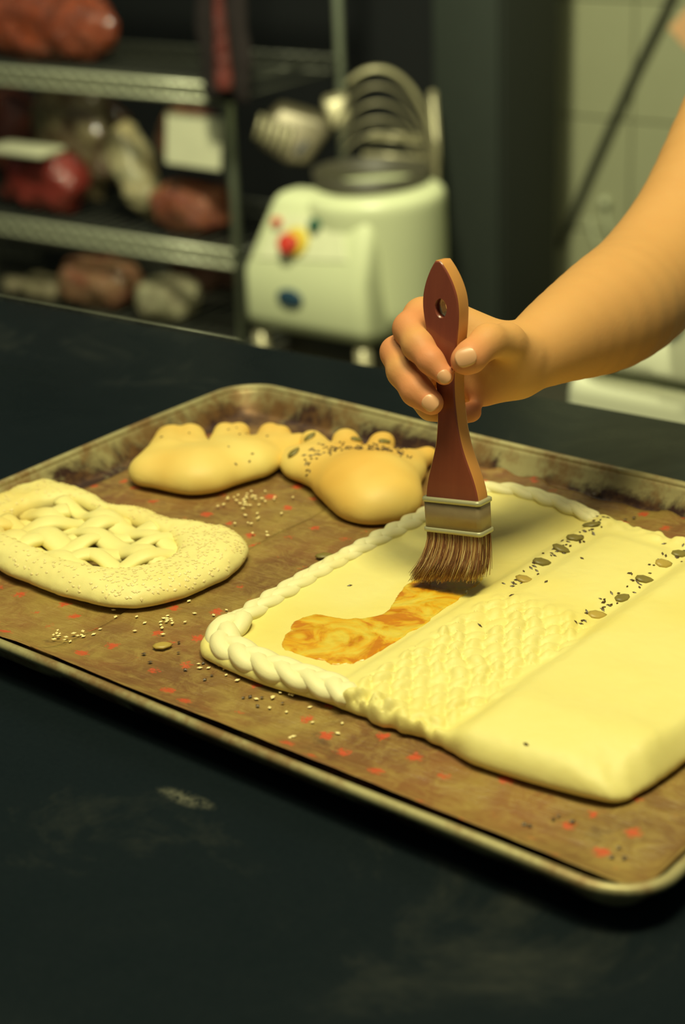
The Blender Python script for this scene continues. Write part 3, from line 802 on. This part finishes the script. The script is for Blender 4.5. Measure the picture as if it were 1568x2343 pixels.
for ring, hr, nz in ((r[0], h0, TH), (r[-1], h1, -TH)):
    tess = tessellate_polygon([[Vector((w, s, 0)) for w, s in o1], [Vector((w, s, 0)) for w, s in hole]])
    ids = ring + hr; faces += [tuple(ids[i] for i in t) for t in tess]
me = bpy.data.meshes.new('handle'); me.from_pydata([tuple(v) for v in V], [], side + inn + faces); me.materials.append(MWD); me.materials.append(MWD_SIDE)
for i, p in enumerate(me.polygons):
    p.material_index = 1 if (n <= i < 4 * n) else 0
    p.use_smooth = i < 5 * n + m
bmx = bmesh.new(); bmx.from_mesh(me); bmesh.ops.recalc_face_normals(bmx, faces=bmx.faces); bmx.to_mesh(me); bmx.free()
mkobj('handle', me, None, br, smooth=False)
def rrect(w, t, r, k=6):
    out = []
    for cx, cy, a0 in ((w - r, t - r, 0), (-w + r, t - r, 90), (-w + r, -t + r, 180), (w - r, -t + r, 270)):
        for a in np.linspace(a0, a0 + 90, k): a = math.radians(a); out.append((cx + r * math.cos(a), cy + r * math.sin(a)))
    return out
def loft(name, secs, mat, parent):
    V, F = [], []; m = None
    for s, w, t, r in secs:
        P = rrect(w, t, r); m = len(P)
        for a, b in P: V.append(bp(a, s, b))
    for i in range(len(secs) - 1):
        for k in range(m): l = (k + 1) % m; F.append((i * m + k, i * m + l, (i + 1) * m + l, (i + 1) * m + k))
    F.append(tuple(range(m))[::-1]); F.append(tuple((len(secs) - 1) * m + k for k in range(m)))
    return pym(name, V, F, mat, parent)
s0, s1_ = s_of(1215), s_of(1134)
fer = loft('ferrule', [(s0, .0212, .0082, .003), (s1_, .0212, .0084, .003)], M_FER, br)
for sc in (s0 + .0015, s1_ - .0012):
    loft('ferrule_band', [(sc - .0016, .0214, .0084, .003), (sc - .0010, .0222, .0092, .0035), (sc + .0010, .0222, .0092, .0035), (sc + .0016, .0214, .0084, .003)], M_FER2, fer)
# bristles: packed hairs bending to the left where they drag
tipc = atd(1040, 1322, 1.106)
def hairpath(w, nn, k=1.0, n=6):
    # root, bends; image: left edge sweeps left, right edge nearly straight
    u = (w + .02) / .04
    root = bp(w, s0 + .001, nn)
    ln = (.0335 - .004 * u) * k
    out = []
    for i in range(n):
        t = i / (n - 1)
        down = -AX * ln * t
        sweep_ = -right * (.0125 - .009 * u) * t ** 1.8 - toc * .000 + NN * nn * .10 * t
        out.append(root + down + sweep_ + right * .002 * t * (1 - t))
    return out
L = []; tones = []
for _ in range(2600):
    w = random.uniform(-.0197, .0197); nn = random.uniform(-.0068, .0068)
    if random.random() < .6: nn = random.choice((-1, 1, 1)) * random.uniform(.0055, .0070)
    P = np.array(hairpath(w, nn, random.uniform(.86, 1.03)))
    j = np.array([random.gauss(0, .0007) for _ in range(3)]); P = P + np.linspace(0, 1, len(P))[:, None] ** 2 * j * 1.6
    P[:, 2] = np.maximum(P[:, 2], .0158)
    v, f = tube_geo(P, np.linspace(.00026, .00014, len(P)), 3); L.append((v, f)); tones += [random.random() ** 1.3] * len(v)
V, F = join_geo(L); bro = pym('bristles', V, F, M_HAIR, br); bro['kind'] = 'stuff'
att = bro.data.attributes.new('tone', 'FLOAT', 'POINT'); att.data.foreach_set('value', np.array(tones, np.float32))
V, F = [], []; secs = 8; R0 = rrect(.0190, .0056, .003)
for i in range(secs):
    t = i / (secs - 1)
    for a, b in R0:
        P = hairpath(a, b, .93, 8); V.append(P[int(round(t * 7))])
V = [np.array([v[0], v[1], max(v[2], .0156)]) for v in V]
m = len(R0)
for i in range(secs - 1):
    for k in range(m): l = (k + 1) % m; F.append((i * m + k, i * m + l, (i + 1) * m + l, (i + 1) * m + k))
F.append(tuple((secs - 1) * m + k for k in range(m)))
pym('bristle_core', V, F, simple('bristle_core', (.16, .065, .035), .7), br)

# ------------------------------------------------------------------ person: hand, arm, shoulder
def A(px, py, t): return atd(px, py, t)
def rpx(r, t): return r * t / FPX
J = dict(wr=(1190, 828, 1.112, 70), fa1=(1280, 774, 1.145, 101), fa2=(1392, 715, 1.20, 133), el=(1486, 640, 1.265, 136), ua1=(1590, 500, 1.31, 136), ua2=(1690, 290, 1.36, 138), sh=(1800, 60, 1.42, 150))
def seg(a, b):
    return (A(*a[:3]), A(*b[:3]), rpx(a[3], a[2]), rpx(b[3], b[2]))
JS = spline([J[k] for k in ('wr', 'fa1', 'fa2', 'el', 'ua1', 'ua2', 'sh')], 25)
arm = [seg(a, b) for a, b in zip(JS[:-1], JS[1:])]
palm = [seg((1190, 808, 1.115, 52), (1012, 715, 1.112, 36)), seg((1188, 822, 1.118, 50), (990, 775, 1.124, 36)), seg((1185, 842, 1.116, 50), (1000, 838, 1.132, 34)),
        seg((1180, 858, 1.112, 42), (1062, 888, 1.128, 34)), seg((1170, 815, 1.098, 50), (1120, 830, 1.098, 40)), seg((1060, 800, 1.118, 55), (1110, 830, 1.116, 60)), seg((1170, 850, 1.105, 48), (1105, 893, 1.108, 36))]
fing = dict(
    thumb=[(1195, 815, 1.098, 44), (1160, 782, 1.080, 42), (1118, 780, 1.060, 39), (1075, 818, 1.048, 37), (1062, 826, 1.047, 31)],
    index=[(1012, 712, 1.112, 40), (965, 722, 1.098, 40), (938, 752, 1.083, 38), (957, 790, 1.068, 36), (986, 826, 1.058, 30), (1017, 860, 1.054, 23)],
    middle=[(990, 772, 1.124, 36), (935, 788, 1.112, 37), (907, 806, 1.096, 36), (922, 850, 1.082, 36), (954, 894, 1.072, 36), (988, 922, 1.066, 29)],
    ring=[(1000, 838, 1.130, 33), (955, 858, 1.124, 33), (948, 892, 1.112, 32), (985, 932, 1.100, 29), (1040, 948, 1.100, 26), (1080, 944, 1.100, 23)],
    little=[(1055, 885, 1.135, 32), (1010, 900, 1.138, 28), (1005, 915, 1.130, 26), (1040, 925, 1.122, 24)])
fsegs = {k: [seg(a, b) for a, b in zip(v[:-1], v[1:])] for k, v in fing.items()}
def person_f(x, y, z):
    d = None
    for q in arm:
        c = cap(x, y, z, *q); d = c if d is None else smin(d, c, .003)
    for q in palm: d = smin(d, cap(x, y, z, *q), .012)
    res = d
    for name, sg in fsegs.items():
        f = None
        for q in sg:
            c = cap(x, y, z, *q); f = c if f is None else smin(f, c, .004)
        res = np.minimum(res, smin(d, f, .007))
    return res
allp = [A(*v[:3]) for v in J.values()] + [A(*p[:3]) for v in fing.values() for p in v]
lo = np.min(allp, 0) - .066; hi = np.max(allp, 0) + .066
shp = A(*J['sh'][:3])
per = empty('person', (0.62, .42, FZ), 'person with bare right forearm brushing egg wash onto the pastry', 'person')
V, Fq = nets(person_f, lo, hi, .0016); V = smoothV(V, Fq, 5)
NV = len(V)
# neck and head continue the same body mesh at a coarser pitch
tor = np.array([.62, .40, .0])
def cyl3(x, y, z, a, b, ra, rb, fl=None): return cap(x, y, z, a, b, ra, rb)
head_c = tor + np.array([-.02, -.02, .86])
def head_f(x, y, z):
    d = np.sqrt(((x - head_c[0]) / .078) ** 2 + ((y - head_c[1]) / .095) ** 2 + ((z - head_c[2]) / .118) ** 2) - 1; d = d * .078
    d = smin(d, cap(x, y, z, head_c + [0, -.025, -.07], head_c + [0, -.05, -.085], .045, .035), .03)
    d = smin(d, cap(x, y, z, tor + [0, .02, .55], head_c + [0, .01, -.06], .062, .052), .03)
    d = smin(d, cap(x, y, z, head_c + [0, -.093, .01], head_c + [0, -.108, -.022], .009, .014), .012)
    for s in (-1, 1): d = smin(d, cap(x, y, z, head_c + [s * .078, .005, .02], head_c + [s * .080, .005, -.02], .014, .010), .006)
    d = smin(d, cap(x, y, z, head_c + [-.018, -.086, -.052], head_c + [.018, -.086, -.052], .010, .010), .008)
    for s in (-1, 1): d = smax(d, -cap(x, y, z, head_c + [s * .03, -.100, .014], head_c + [s * .032, -.098, .014], .011, .011), .012)
    return d
V2, F2 = nets(head_f, head_c - [.12, .16, .42], head_c + [.12, .14, .14], .005); V2 = smoothV(V2, F2, 2)
Vt = np.vstack([V, V2]); Ft = np.vstack([Fq, F2 + NV])
pm = fastmesh('body', Vt, Ft)
tips = [A(*fing[k][-1][:3]) for k in fing] + [A(*fing['index'][2][:3]), A(*fing['middle'][2][:3])] + [A(*fing['index'][-2][:3]), A(*fing['middle'][-2][:3])]
pk = np.zeros(len(Vt))
for c in tips: pk = np.maximum(pk, np.exp(-(((Vt - c) ** 2).sum(1)) / .018 ** 2))
at_ = pm.attributes.new('pink', 'FLOAT', 'POINT'); at_.data.foreach_set('value', (pk * .8).astype(np.float32))
body = mkobj('body', pm, MSK, per)
BT = BVHTree.FromPolygons([tuple(v) for v in V], [tuple(f) for f in Fq.tolist()])
def nail(px, py, t, ang, l, w, bend=1.0):
    """nail plate laid on the skin where the camera ray meets it; ang is its long axis in the picture"""
    d = ray(px, py); h = BT.ray_cast(Vector(CAM), Vector(d))
    if not h[0]: return
    z = h[1].normalized(); zc = -Vector(d).normalized(); z = (z * .55 + zc * .45).normalized()
    xa = Vector(RX * math.cos(ang) + RU * math.sin(ang)); x = (xa - z * xa.dot(z)).normalized(); y = z.cross(x)
    V, F = [], []; nu, nv = 12, 8
    for i in range(nu + 1):
        for j in range(nv + 1):
            u = -1 + 2 * i / nu; v = -1 + 2 * j / nv
            sw = (max(0, 1 - abs(u) ** 3.2)) ** .5 if abs(u) < 1 else 0; vv = v * max(sw, .28)
            c = Vector(h[0]) + x * u * l / 2 + y * vv * w / 2 + z * (.0012 - .0020 * bend * vv * vv - .0009 * u * u)
            V.append(c)
    for i in range(nu):
        for j in range(nv): a = i * (nv + 1) + j; F.append((a, a + nv + 1, a + nv + 2, a + 1))
    o = pym('fingernail', V, F, M_NAIL, per); s = o.modifiers.new('s', 'SOLIDIFY'); s.thickness = .0011; s.offset = -1
nail(1066, 817, 1.05, math.radians(200), .0135, .0120)
nail(1017, 862, 1.055, math.radians(-52), .0085, .0085)
nail(985, 922, 1.066, math.radians(-42), .0105, .0105)
# clothes
M_SHIRT = simple('white_cotton', (.70, .70, .52), .85, c2=(.64, .64, .47), scale=60, bump=.2)
M_TROU = simple('dark_trousers', (.03, .032, .04), .85)
Rsh = tor + np.array([-.17, -.06, .50]); Lsh = tor + np.array([.20, .08, .50])
def shirt_f(x, y, z):
    up = (0.0, 0.0, 1.0); ay = np.array([.25, -.97, 0])
    d = cap(x, y, z, tor + [0, .03, .02], tor + [0, .02, .36], .165, .175, (ay, .68))
    d = smin(d, cap(x, y, z, Rsh + [.06, 0, -.06], Lsh + [-.04, 0, -.05], .085, .085), .09)
    d = smin(d, cap(x, y, z, Rsh + [.04, 0, -.05], shp + [.0, .0, .0], .082, .070), .05)
    d = smin(d, cap(x, y, z, shp, A(1752, 160, 1.40), .068, .060), .02)
    d = smin(d, cap(x, y, z, Lsh + [-.02, 0, -.04], Lsh + [.05, .02, -.26], .075, .062), .05)
    return d + .003 * vnoise(x, y, z, 18, 31)
sh_ = netobj('shirt', shirt_f, tor + [-.5, -.42, -.2], tor + [.42, .4, .66], .009, M_SHIRT, per, 2)
def trou_f(x, y, z):
    d = None
    for s in (-1, 1):
        q = smin(cap(x, y, z, tor + [s * .09, .03, -.04], tor + [s * .10, .03, -.45], .105, .07), cap(x, y, z, tor + [s * .10, .03, -.45], tor + [s * .10, .05, -.84], .07, .055), .03)
        d = q if d is None else smin(d, q, .03)
    return smin(d, cap(x, y, z, tor + [-.05, .03, -.02], tor + [.05, .03, -.02], .12, .12), .05)
netobj('trousers', trou_f, tor + [-.3, -.2, -.92], tor + [.3, .3, .15], .012, M_TROU, per, 2)
for s in (-1, 1):
    netobj('shoe', lambda x, y, z, s=s: smax(cap(x, y, z, tor + [s * .10, .06, -.865], tor + [s * .12, -.10, -.87], .048, .042), (FZ + .001 - z), .005), tor + [s * .11 - .1, -.2, -.92], tor + [s * .11 + .1, .16, -.80], .008, M_RUB, per, 1)
def free_arm(x, y, z):
    e = Lsh + [.07, .03, -.30]; w = Lsh + [.05, .02, -.52]
    d = smin(cap(x, y, z, Lsh + [.05, .02, -.20], e, .045, .038), cap(x, y, z, e, w, .037, .027), .02)
    d = smin(d, cap(x, y, z, w, w + [0, .01, -.06], .027, .034), .02)
    for k in range(4): d = smin(d, cap(x, y, z, w + [(k - 1.5) * .017, .01, -.08], w + [(k - 1.5) * .018, -.012, -.155 + .012 * abs(k - 1.4)], .0095, .008), .006)
    return smin(d, cap(x, y, z, w + [-.02, 0, -.03], w + [-.045, -.02, -.09], .012, .010), .008)
V3, F3 = nets(free_arm, Lsh + [-.1, -.12, -.75], Lsh + [.2, .15, -.12], .005); o = mkobj('left_arm', fastmesh('left_arm', smoothV(V3, F3, 1), F3), MSK, per)
def hair_f(x, y, z):
    c = head_c + [0, .012, .022]; d = (np.sqrt(((x - c[0]) / .088) ** 2 + ((y - c[1]) / .100) ** 2 + ((z - c[2]) / .112) ** 2) - 1) * .088
    return smax(d, -(y - head_c[1] + .055 + (z - head_c[2] - .07) * -.6), .01) + .002 * vnoise(x, y, z, 90, 33)
netobj('hair', hair_f, head_c - [.12, .14, .12], head_c + [.12, .14, .16], .005, simple('dark_hair', (.03, .018, .01), .5), per, 1)

# ------------------------------------------------------------------ white bin behind the worktop
bl = atd(1285, 900, 2.4)
bw, bd = .62, .42
bn = empty('storage_bin', (bl[0] + bw / 2, bl[1] + bd / 2, FZ), 'white plastic storage bin with lid behind the worktop under the arm', 'bin')
sz = aty(1420, 873, bl[1])[2]
box('bin_body', (bl[0] + bw / 2, bl[1] + bd / 2, (FZ + sz) / 2), (bw, bd, sz - FZ - .004), M_WHITE, bn, .03)
def lid_f(x, y, z):
    cx, cy = bl[0] + bw / 2, bl[1] + bd / 2
    qx = np.abs(x - cx) - (bw / 2 + .004 - .05); qy = np.abs(y - cy) - (bd / 2 + .004 - .05)
    d2 = np.sqrt(np.maximum(qx, 0) ** 2 + np.maximum(qy, 0) ** 2) + np.minimum(np.maximum(qx, qy), 0) - .05
    top = sz + .15 - .9 * ((x - cx) ** 2 * .35 + (y - cy) ** 2 * 1.6)
    return smax(smax(d2, (z - top) * .85, .08), (sz + .003 - z), .02)
netobj('bin_lid', lid_f, (bl[0] - .03, bl[1] - .03, sz - .02), (bl[0] + bw + .03, bl[1] + bd + .03, sz + .20), .010, M_WHITE, bn, 2)
kp = aty(1532, 722, bl[1] - .0)
def disc(name, c, r, h, axis, mat, parent, seg=24, bev=.2):
    bm = bmesh.new(); bmesh.ops.create_cone(bm, cap_ends=True, segments=seg, radius1=r, radius2=r, depth=h)
    q = Vector((0, 0, 1)).rotation_difference(Vector(axis)); bmesh.ops.transform(bm, matrix=Matrix.Translation(Vector(c)) @ q.to_matrix().to_4x4(), verts=bm.verts)
    o = bmo(name, bm, mat, parent); addbevel(o, min(r, h) * bev, 2); return o
disc('lid_knob', (kp[0], bl[1] + .02, kp[2]), .019, .06, (0, -1, .25), M_RUB, bn)

# ------------------------------------------------------------------ dough mixer
mx = atd(555, 742, 3.85)                       # near left bottom corner of its housing
MWd, MDp = .34, .36
me_ = empty('dough_mixer', (mx[0] + MWd / 2, mx[1] + MDp / 2, FZ), 'white spiral dough mixer with red and green buttons and wire guard', 'mixer')
def zat(px, py): return aty(px, py, mx[1])[2]
z0 = zat(555, 742); z1 = zat(552, 612); z2 = z1 + (zat(640, 468) - z1) * 1.06; z3 = z2 + .012
x0, x1, y0 = mx[0], mx[0] + MWd, mx[1]; rec = .075
prof2 = [(y0, z0), (y0, z1), (y0 + rec, z2), (y0 + rec + .07, z2 - .004), (y0 + MDp, z2 - .07), (y0 + MDp, z0 - .02), (y0 + .05, z0 - .015)]
bm = bmesh.new()
va = [bm.verts.new((x0 + (.05 if i in (2, 3) else 0), y, z)) for i, (y, z) in enumerate(prof2)]; vb = [bm.verts.new((x1 - (.02 if i in (2, 3) else 0), y, z)) for i, (y, z) in enumerate(prof2)]
bm.faces.new(va); bm.faces.new(vb[::-1])
for i in range(len(va)): j = (i + 1) % len(va); bm.faces.new((va[i], vb[i], vb[j], va[j]))
bmesh.ops.recalc_face_normals(bm, faces=bm.faces)
hs_ = bmo('housing', bm, M_MACH, me_); addbevel(hs_, .03, 5)
# control panel plate lies on the slanted face
pn = Vector((0, -(z2 - z1), rec)).normalized(); pu = Vector((0, rec, z2 - z1)).normalized()
def onp(px, py, lift=.004):                    # where the camera sees the slanted face
    d = Vector(ray(px, py)); p0 = Vector((x0, y0, z1)); t = (p0 - Vector(CAM)).dot(pn) / d.dot(pn); return Vector(CAM) + d * t + pn * lift
q = [onp(*p, .003) for p in ((640, 492), (778, 492), (795, 600), (590, 592))]
pv = [v - pn * .004 for v in q] + q
pan_ = pym('control_panel', pv, [(0, 1, 2, 3), (7, 6, 5, 4), (0, 4, 5, 1), (1, 5, 6, 2), (2, 6, 7, 3), (3, 7, 4, 0)], simple('panel_plate', (.72, .74, .48), .35), me_, False)
addbevel(pan_, .003, 2)
disc('red_lamp', onp(638, 510, .008), .011, .014, pn, M_RED, me_); disc('green_button', onp(725, 517, .008), .015, .016, pn, M_GREEN, me_)
disc('stop_ring', onp(680, 555, .006), .033, .008, pn, M_YEL, me_); disc('stop_button', onp(670, 562, .018), .023, .026, pn, M_RED, me_)
pe = aty(663, 683, y0 - .003)
bm = bmesh.new(); bmesh.ops.create_uvsphere(bm, u_segments=24, v_segments=8, radius=1)
bmesh.ops.transform(bm, matrix=Matrix.Translation(Vector(pe)) @ Matrix.Diagonal((.036, .005, .022, 1)), verts=bm.verts); bmo('oval_emblem', bm, M_BLUE, me_)
cy_, cx_ = y0 + MDp / 2 + .05, x1 + .02
# rounded bowl housing behind, on the right
dc = (x1 - .105, y0 + .20); DR = .155; dz3 = aty(900, 462, y0 + .10)[2]
def drum_f(x, y, z):
    r = np.sqrt((x - dc[0]) ** 2 + (y - dc[1]) ** 2)
    return smax(smax(r - DR - .02 * (z - z0), z - dz3 - .05 * (x - dc[0]), .03), (z0 - .01) - z, .06)
netobj('bowl_housing', drum_f, (dc[0] - .21, dc[1] - .21, z0 - .06), (dc[0] + .21, dc[1] + .21, dz3 + .06), .008, M_MACH, me_, 2)
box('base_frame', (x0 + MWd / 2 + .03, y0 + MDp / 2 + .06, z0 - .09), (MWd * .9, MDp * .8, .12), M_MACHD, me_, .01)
for sx in (0.03, MWd - .03):
    for sy in (.03, MDp - .03):
        tube('leg', [(x0 + sx, y0 + sy, z0 - .02), (x0 + sx, y0 + sy, (z0 + FZ) / 2), (x0 + sx, y0 + sy, FZ + .002)], .018, M_STEEL, me_, 10)
M_GUARD = simple('guard_wire', (.22, .20, .12), .4, .3)
# bowl guard: curved wire cage
gc = np.array(atd(868, 405, 4.0)); GR = .135
def arc(R, dep, a0, a1, n=24, hgt=1.0):
    out = []
    for a in np.linspace(a0, a1, n):
        out.append(gc + RX * 0 + np.array([.82, .57, 0]) * R * math.cos(a) + np.array([0, 0, 1.0]) * R * hgt * math.sin(a) + np.array([-.57, .82, 0]) * dep)
    return out
tube('guard_rim', arc(GR, 0, -.55, 2.1, hgt=1.85), .013, M_STEEL, me_, 8, .55)
for k, (R, h) in enumerate(((.123, 1.72), (.117, 1.50), (.111, 1.27), (.105, 1.04))):
    tube('guard_hoop', arc(R, -.015 * k, .0, 2.5, hgt=h), .0045, M_GUARD, me_, 6)
for k, (py, xa, xb) in enumerate(((310, 850, 965), (322, 840, 968), (358, 830, 972), (400, 800, 975))):
    A_, B_ = atd(xa, py - 5, 3.94), atd(xb, py + 6, 3.94); tube('guard_bar', [A_, (A_ + B_) / 2, B_], .0075, M_STEEL, me_, 6)
tube('guard_handle', list(spline([atd(990, 210, 4.1), atd(998, 330, 4.08), atd(993, 410, 4.05), atd(960, 470, 4.0), atd(925, 505, 3.98)], 24)), .010, M_STEEL, me_, 8)
# spiral arm and its clutch head
mh = [(598, 262), (640, 232), (745, 215), (800, 225), (796, 285), (742, 300), (700, 385), (660, 378), (585, 340)]
def slabpx(name, poly, t, dep, mat, parent, bev=.01):
    V = [atd(*p, t) for p in poly] + [atd(*p, t) + np.array([-.57, .82, 0]) * dep for p in poly]; n = len(poly)
    F = [tuple(range(n))[::-1], tuple(range(n, 2 * n))] + [(i, (i + 1) % n, n + (i + 1) % n, n + i) for i in range(n)]
    o = pym(name, V, F, mat, parent); bmx = bmesh.new(); bmx.from_mesh(o.data); bmesh.ops.recalc_face_normals(bmx, faces=bmx.faces); bmx.to_mesh(o.data); bmx.free()
    addbevel(o, bev, 3); return o
M_DST = simple('greasy_steel', (.17, .15, .085), .4, .4, c2=(.09, .075, .045), scale=18)
slabpx('clutch_head', [(735, 232), (795, 215), (803, 285), (760, 298)], 4.05, .07, M_STEEL, me_)
slabpx('drive_arm', [(592, 290), (640, 240), (740, 268), (762, 300), (705, 383), (655, 378), (588, 335)], 4.0, .08, M_DST, me_, .016)
slabpx('slot_shade', [(672, 345), (700, 318), (708, 328), (682, 362)], 3.995, .02, M_RUB, me_, .002)  # black plate on the arm imitating the shade inside a slot
for k in range(5):
    a = np.array(atd(600 + k * 17, 262 + k * 6, 3.99)); b = np.array(atd(585 + k * 17, 318 + k * 8, 3.99)); tube('cooling_fin', [a, (a + b) / 2, b], .006, M_STEEL, me_, 6)
bm = bmesh.new(); bmesh.ops.create_cone(bm, cap_ends=False, segments=32, radius1=.12, radius2=.13, depth=.07)
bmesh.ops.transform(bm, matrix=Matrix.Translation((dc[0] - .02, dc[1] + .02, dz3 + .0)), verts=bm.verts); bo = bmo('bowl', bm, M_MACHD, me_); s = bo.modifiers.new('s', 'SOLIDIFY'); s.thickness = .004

# ------------------------------------------------------------------ wire shelving unit
SX, SY, SD = -1.642, 2.04, .46; SXL = -3.0
sh = empty('wire_shelf', ((SX + SXL) / 2, SY + SD / 2, FZ), 'steel wire shelving unit loaded with bags behind the worktop', 'shelf')
for x in (SX, SXL):
    for y in (SY, SY + SD):
        tube('post', [(x, y, FZ + .001), (x, y, 0), (x, y, .55), (x, y, .9)], .0125, M_CHROME, sh, 12)
LV = (-.145, -.543, -.779)
for z in LV + (.28,):
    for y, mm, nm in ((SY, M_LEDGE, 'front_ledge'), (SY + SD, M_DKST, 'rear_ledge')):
        L = []
        for dz, r_ in ((.0, .0068), (-.036, .0055)): L.append(tube_geo([(SXL, y, z + dz), ((SX + SXL) / 2, y, z + dz), (SX, y, z + dz)], r_, 6))
        n = 29; P = [(SXL + (SX - SXL) * i / (2 * n), y, z - .004 - (.030 if i % 2 else 0)) for i in range(2 * n + 1)]
        L.append(tube_geo(P, .0052, 5)); V, F = join_geo(L); pym(nm, V, F, mm, sh)
    L = [tube_geo([(SX, SY, z + dz), (SX, SY + SD / 2, z + dz), (SX, SY + SD, z + dz)], .0045, 6) for dz in (.0, -.030)]
    V, F = join_geo(L); pym('side_ledge', V, F, M_DKST, sh)
    L = [tube_geo([(x, SY, z + .004), (x, SY + SD / 2, z + .004), (x, SY + SD, z + .004)], .0016, 4) for x in np.arange(SXL + .03, SX, .040)]
    V, F = join_geo(L); wr_ = pym('wire_deck', V, F, M_DKST, sh); wr_['kind'] = 'stuff'
# ------------------------------------------------------------------ goods on the shelf
def bag(name, px, py, w, h, d, zs, mat, label, seed, y=None, lean=0, cat='bag', group='bags and packets on the wire shelf', puff=.5, lift=.0085):
    """crumpled pillow bag standing on the shelf level zs; px,py centre seen at the front"""
    y = y if y is not None else SY + .04 + d / 2
    c = aty(px, py, y); cz = zs + lift + h / 2
    e = None
    def f(x, yy, z):
        lx, ly, lz = x - c[0], yy - y, z - cz
        ca, sa = math.cos(lean), math.sin(lean); lx, lz = lx * ca + lz * sa, -lx * sa + lz * ca
        wob = .009 * vnoise(x, yy, z, 20, seed) + .003 * vnoise(x, yy, z, 75, seed + 1)
        q = (np.abs(lx / (w / 2)) ** 3 + np.abs(ly / (d / 2)) ** 2.2 + np.abs(lz / (h / 2)) ** 3) ** (1 / 2.6) - 1
        r = q * min(w, h, d) / 2 * .8 + wob
        return smax(r, zs + lift - .001 - z, .006)
    R = .62 * math.hypot(w, h)
    o = netobj(name, f, (c[0] - R, y - d * .65, zs + lift - .02), (c[0] + R, y + d * .65, cz + R), max(.007, min(w, h) / 26), mat, None, 1)
    return tag(o, label, cat, group), (c, y, cz)
Pm = m_plastic
bag('plastic_bag', 110, 50, .44, .17, .16, LV[0], Pm('orange_bag', (.40, .085, .030), c2=(.13, .03, .015)), 'orange-red bag lying on the upper wire shelf', 41)
bag('plastic_bag', 28, 290, .17, .26, .14, LV[1], Pm('rust_bag', (.30, .07, .03), c2=(.12, .03, .02)), 'rust-red bag at the left edge of the middle shelf', 43, y=SY + .39)
bag('plastic_bag', 165, 280, .28, .34, .11, LV[1], Pm('cloudy_bag', (.34, .29, .15), c2=(.10, .055, .03)), 'cloudy translucent bag standing behind the red packet', 45, y=SY + .25)
rp, (c, y, cz) = bag('food_packet', 108, 440, .27, .17, .13, LV[1], Pm('red_packet', (.27, .038, .028), c2=(.19, .028, .02), sc=6), 'red food packet with long white label on the middle shelf', 47, cat='packet')
lb = atd(122, 368, 4.28); bm = bmesh.new(); box_bm(bm, (c[0] - .01, y - .055, cz + .088), (.205, .10, .016)); o = bmo('label', bm, M_LABEL, rp, True, .006)
bag('plastic_bag', 225, 355, .22, .26, .10, LV[1], Pm('brown_bag', (.09, .045, .02)), 'dark brown bag behind the red packet and the white card', 49, y=SY + .41)
bag('plastic_bag', 315, 405, .085, .24, .11, LV[1], Pm('beige_bag', (.46, .36, .16), c2=(.38, .36, .22), sc=5), 'slanting beige bag beside the red packet', 51, lean=.42, y=SY + .13)
rc, (c, y, cz) = bag('food_packet', 437, 470, .22, .13, .14, LV[1], Pm('cellophane', (.34, .12, .05), c2=(.20, .05, .03)), 'shiny cellophane packet below the white card', 53, cat='packet', y=SY + .10)
bag('food_packet', 445, 360, .19, .15, .12, LV[1], Pm('tan_packet', (.34, .19, .08), c2=(.14, .03, .025), sc=7), 'tan and red packet behind the white card', 55, cat='packet', lift=.165, y=SY + .13)
# white card on the packet
cc = aty(443, 322, SY + .018)
bm = bmesh.new(); box_bm(bm, (0, 0, 0), (.172, .003, .125)); bmesh.ops.transform(bm, matrix=Matrix.Translation(Vector(cc)) @ Matrix.Rotation(.02, 4, 'Y') @ Matrix.Rotation(-.12, 4, 'X'), verts=bm.verts)
tag(bmo('price_card', bm, M_LABEL, smooth=False, bevel=.0008), 'blank white card leaning in front of the packets beside the shelf post', 'card')
dk = aty(478, 120, SY - .10)
def dark_f(x, y, z):
    hw = .058 + .012 * vnoise(x, y, z, 14, 66)
    d = np.sqrt((np.maximum(np.abs(x - dk[0]) - hw, 0)) ** 2 + ((y - SY + .042) ) ** 2) - .016
    return smax(smax(d, z - dk[2] - .24, .01), dk[2] - .125 - z, .03) + .003 * vnoise(x, y, z, 40, 67)
tag(netobj('cloth_bag', dark_f, (dk[0] - .11, SY - .10, dk[2] - .16), (dk[0] + .11, SY + .01, dk[2] + .27), .008, simple('black_cloth', (.014, .008, .008), .9), None, 1), 'black cloth bag hanging on the front of the shelf beside its post', 'bag')
# red cone-shaped bag hanging from the level above
hb = aty(490, 90, SY - .13)
def cone_f(x, y, z):
    t = np.clip((hb[2] + .20 - z) / .36, 0, 1); r = np.sqrt((x - hb[0]) ** 2 + (y - (SY - .105)) ** 2) - (.006 + .019 * t)
    return smax(smax(r, z - hb[2] - .20, .004), hb[2] - .115 - z, .008) + .001 * vnoise(x, y, z, 60, 61)
tag(netobj('piping_bag', cone_f, (hb[0] - .06, SY - .16, hb[2] - .14), (hb[0] + .06, SY - .05, hb[2] + .24), .006, Pm('dark_red', (.16, .022, .015), rough=.5), None, 1), 'dark red cone-shaped bag hanging beside the shelf post', 'bag')
for k, (px, w, h, col, col2, lb_) in enumerate(((95, .20, .045, (.34, .31, .17), (.2, .16, .1), 'flat pale bag on the bottom shelf at the left'), (235, .26, .13, (.34, .22, .11), (.24, .07, .04), 'pinkish bag on the bottom shelf'), (392, .15, .11, (.42, .40, .24), (.2, .17, .1), 'clear shiny bag in the middle of the bottom shelf'), (470, .20, .20, (.17, .10, .05), (.12, .04, .03), 'brown bag at the right end of the bottom shelf'))):
    bag('plastic_bag', px, 720, w, h, .14, LV[2], Pm('lower_bag_%d' % k, col, c2=col2), lb_, 71 + 2 * k, y=SY + (.09 if k != 3 else .32))
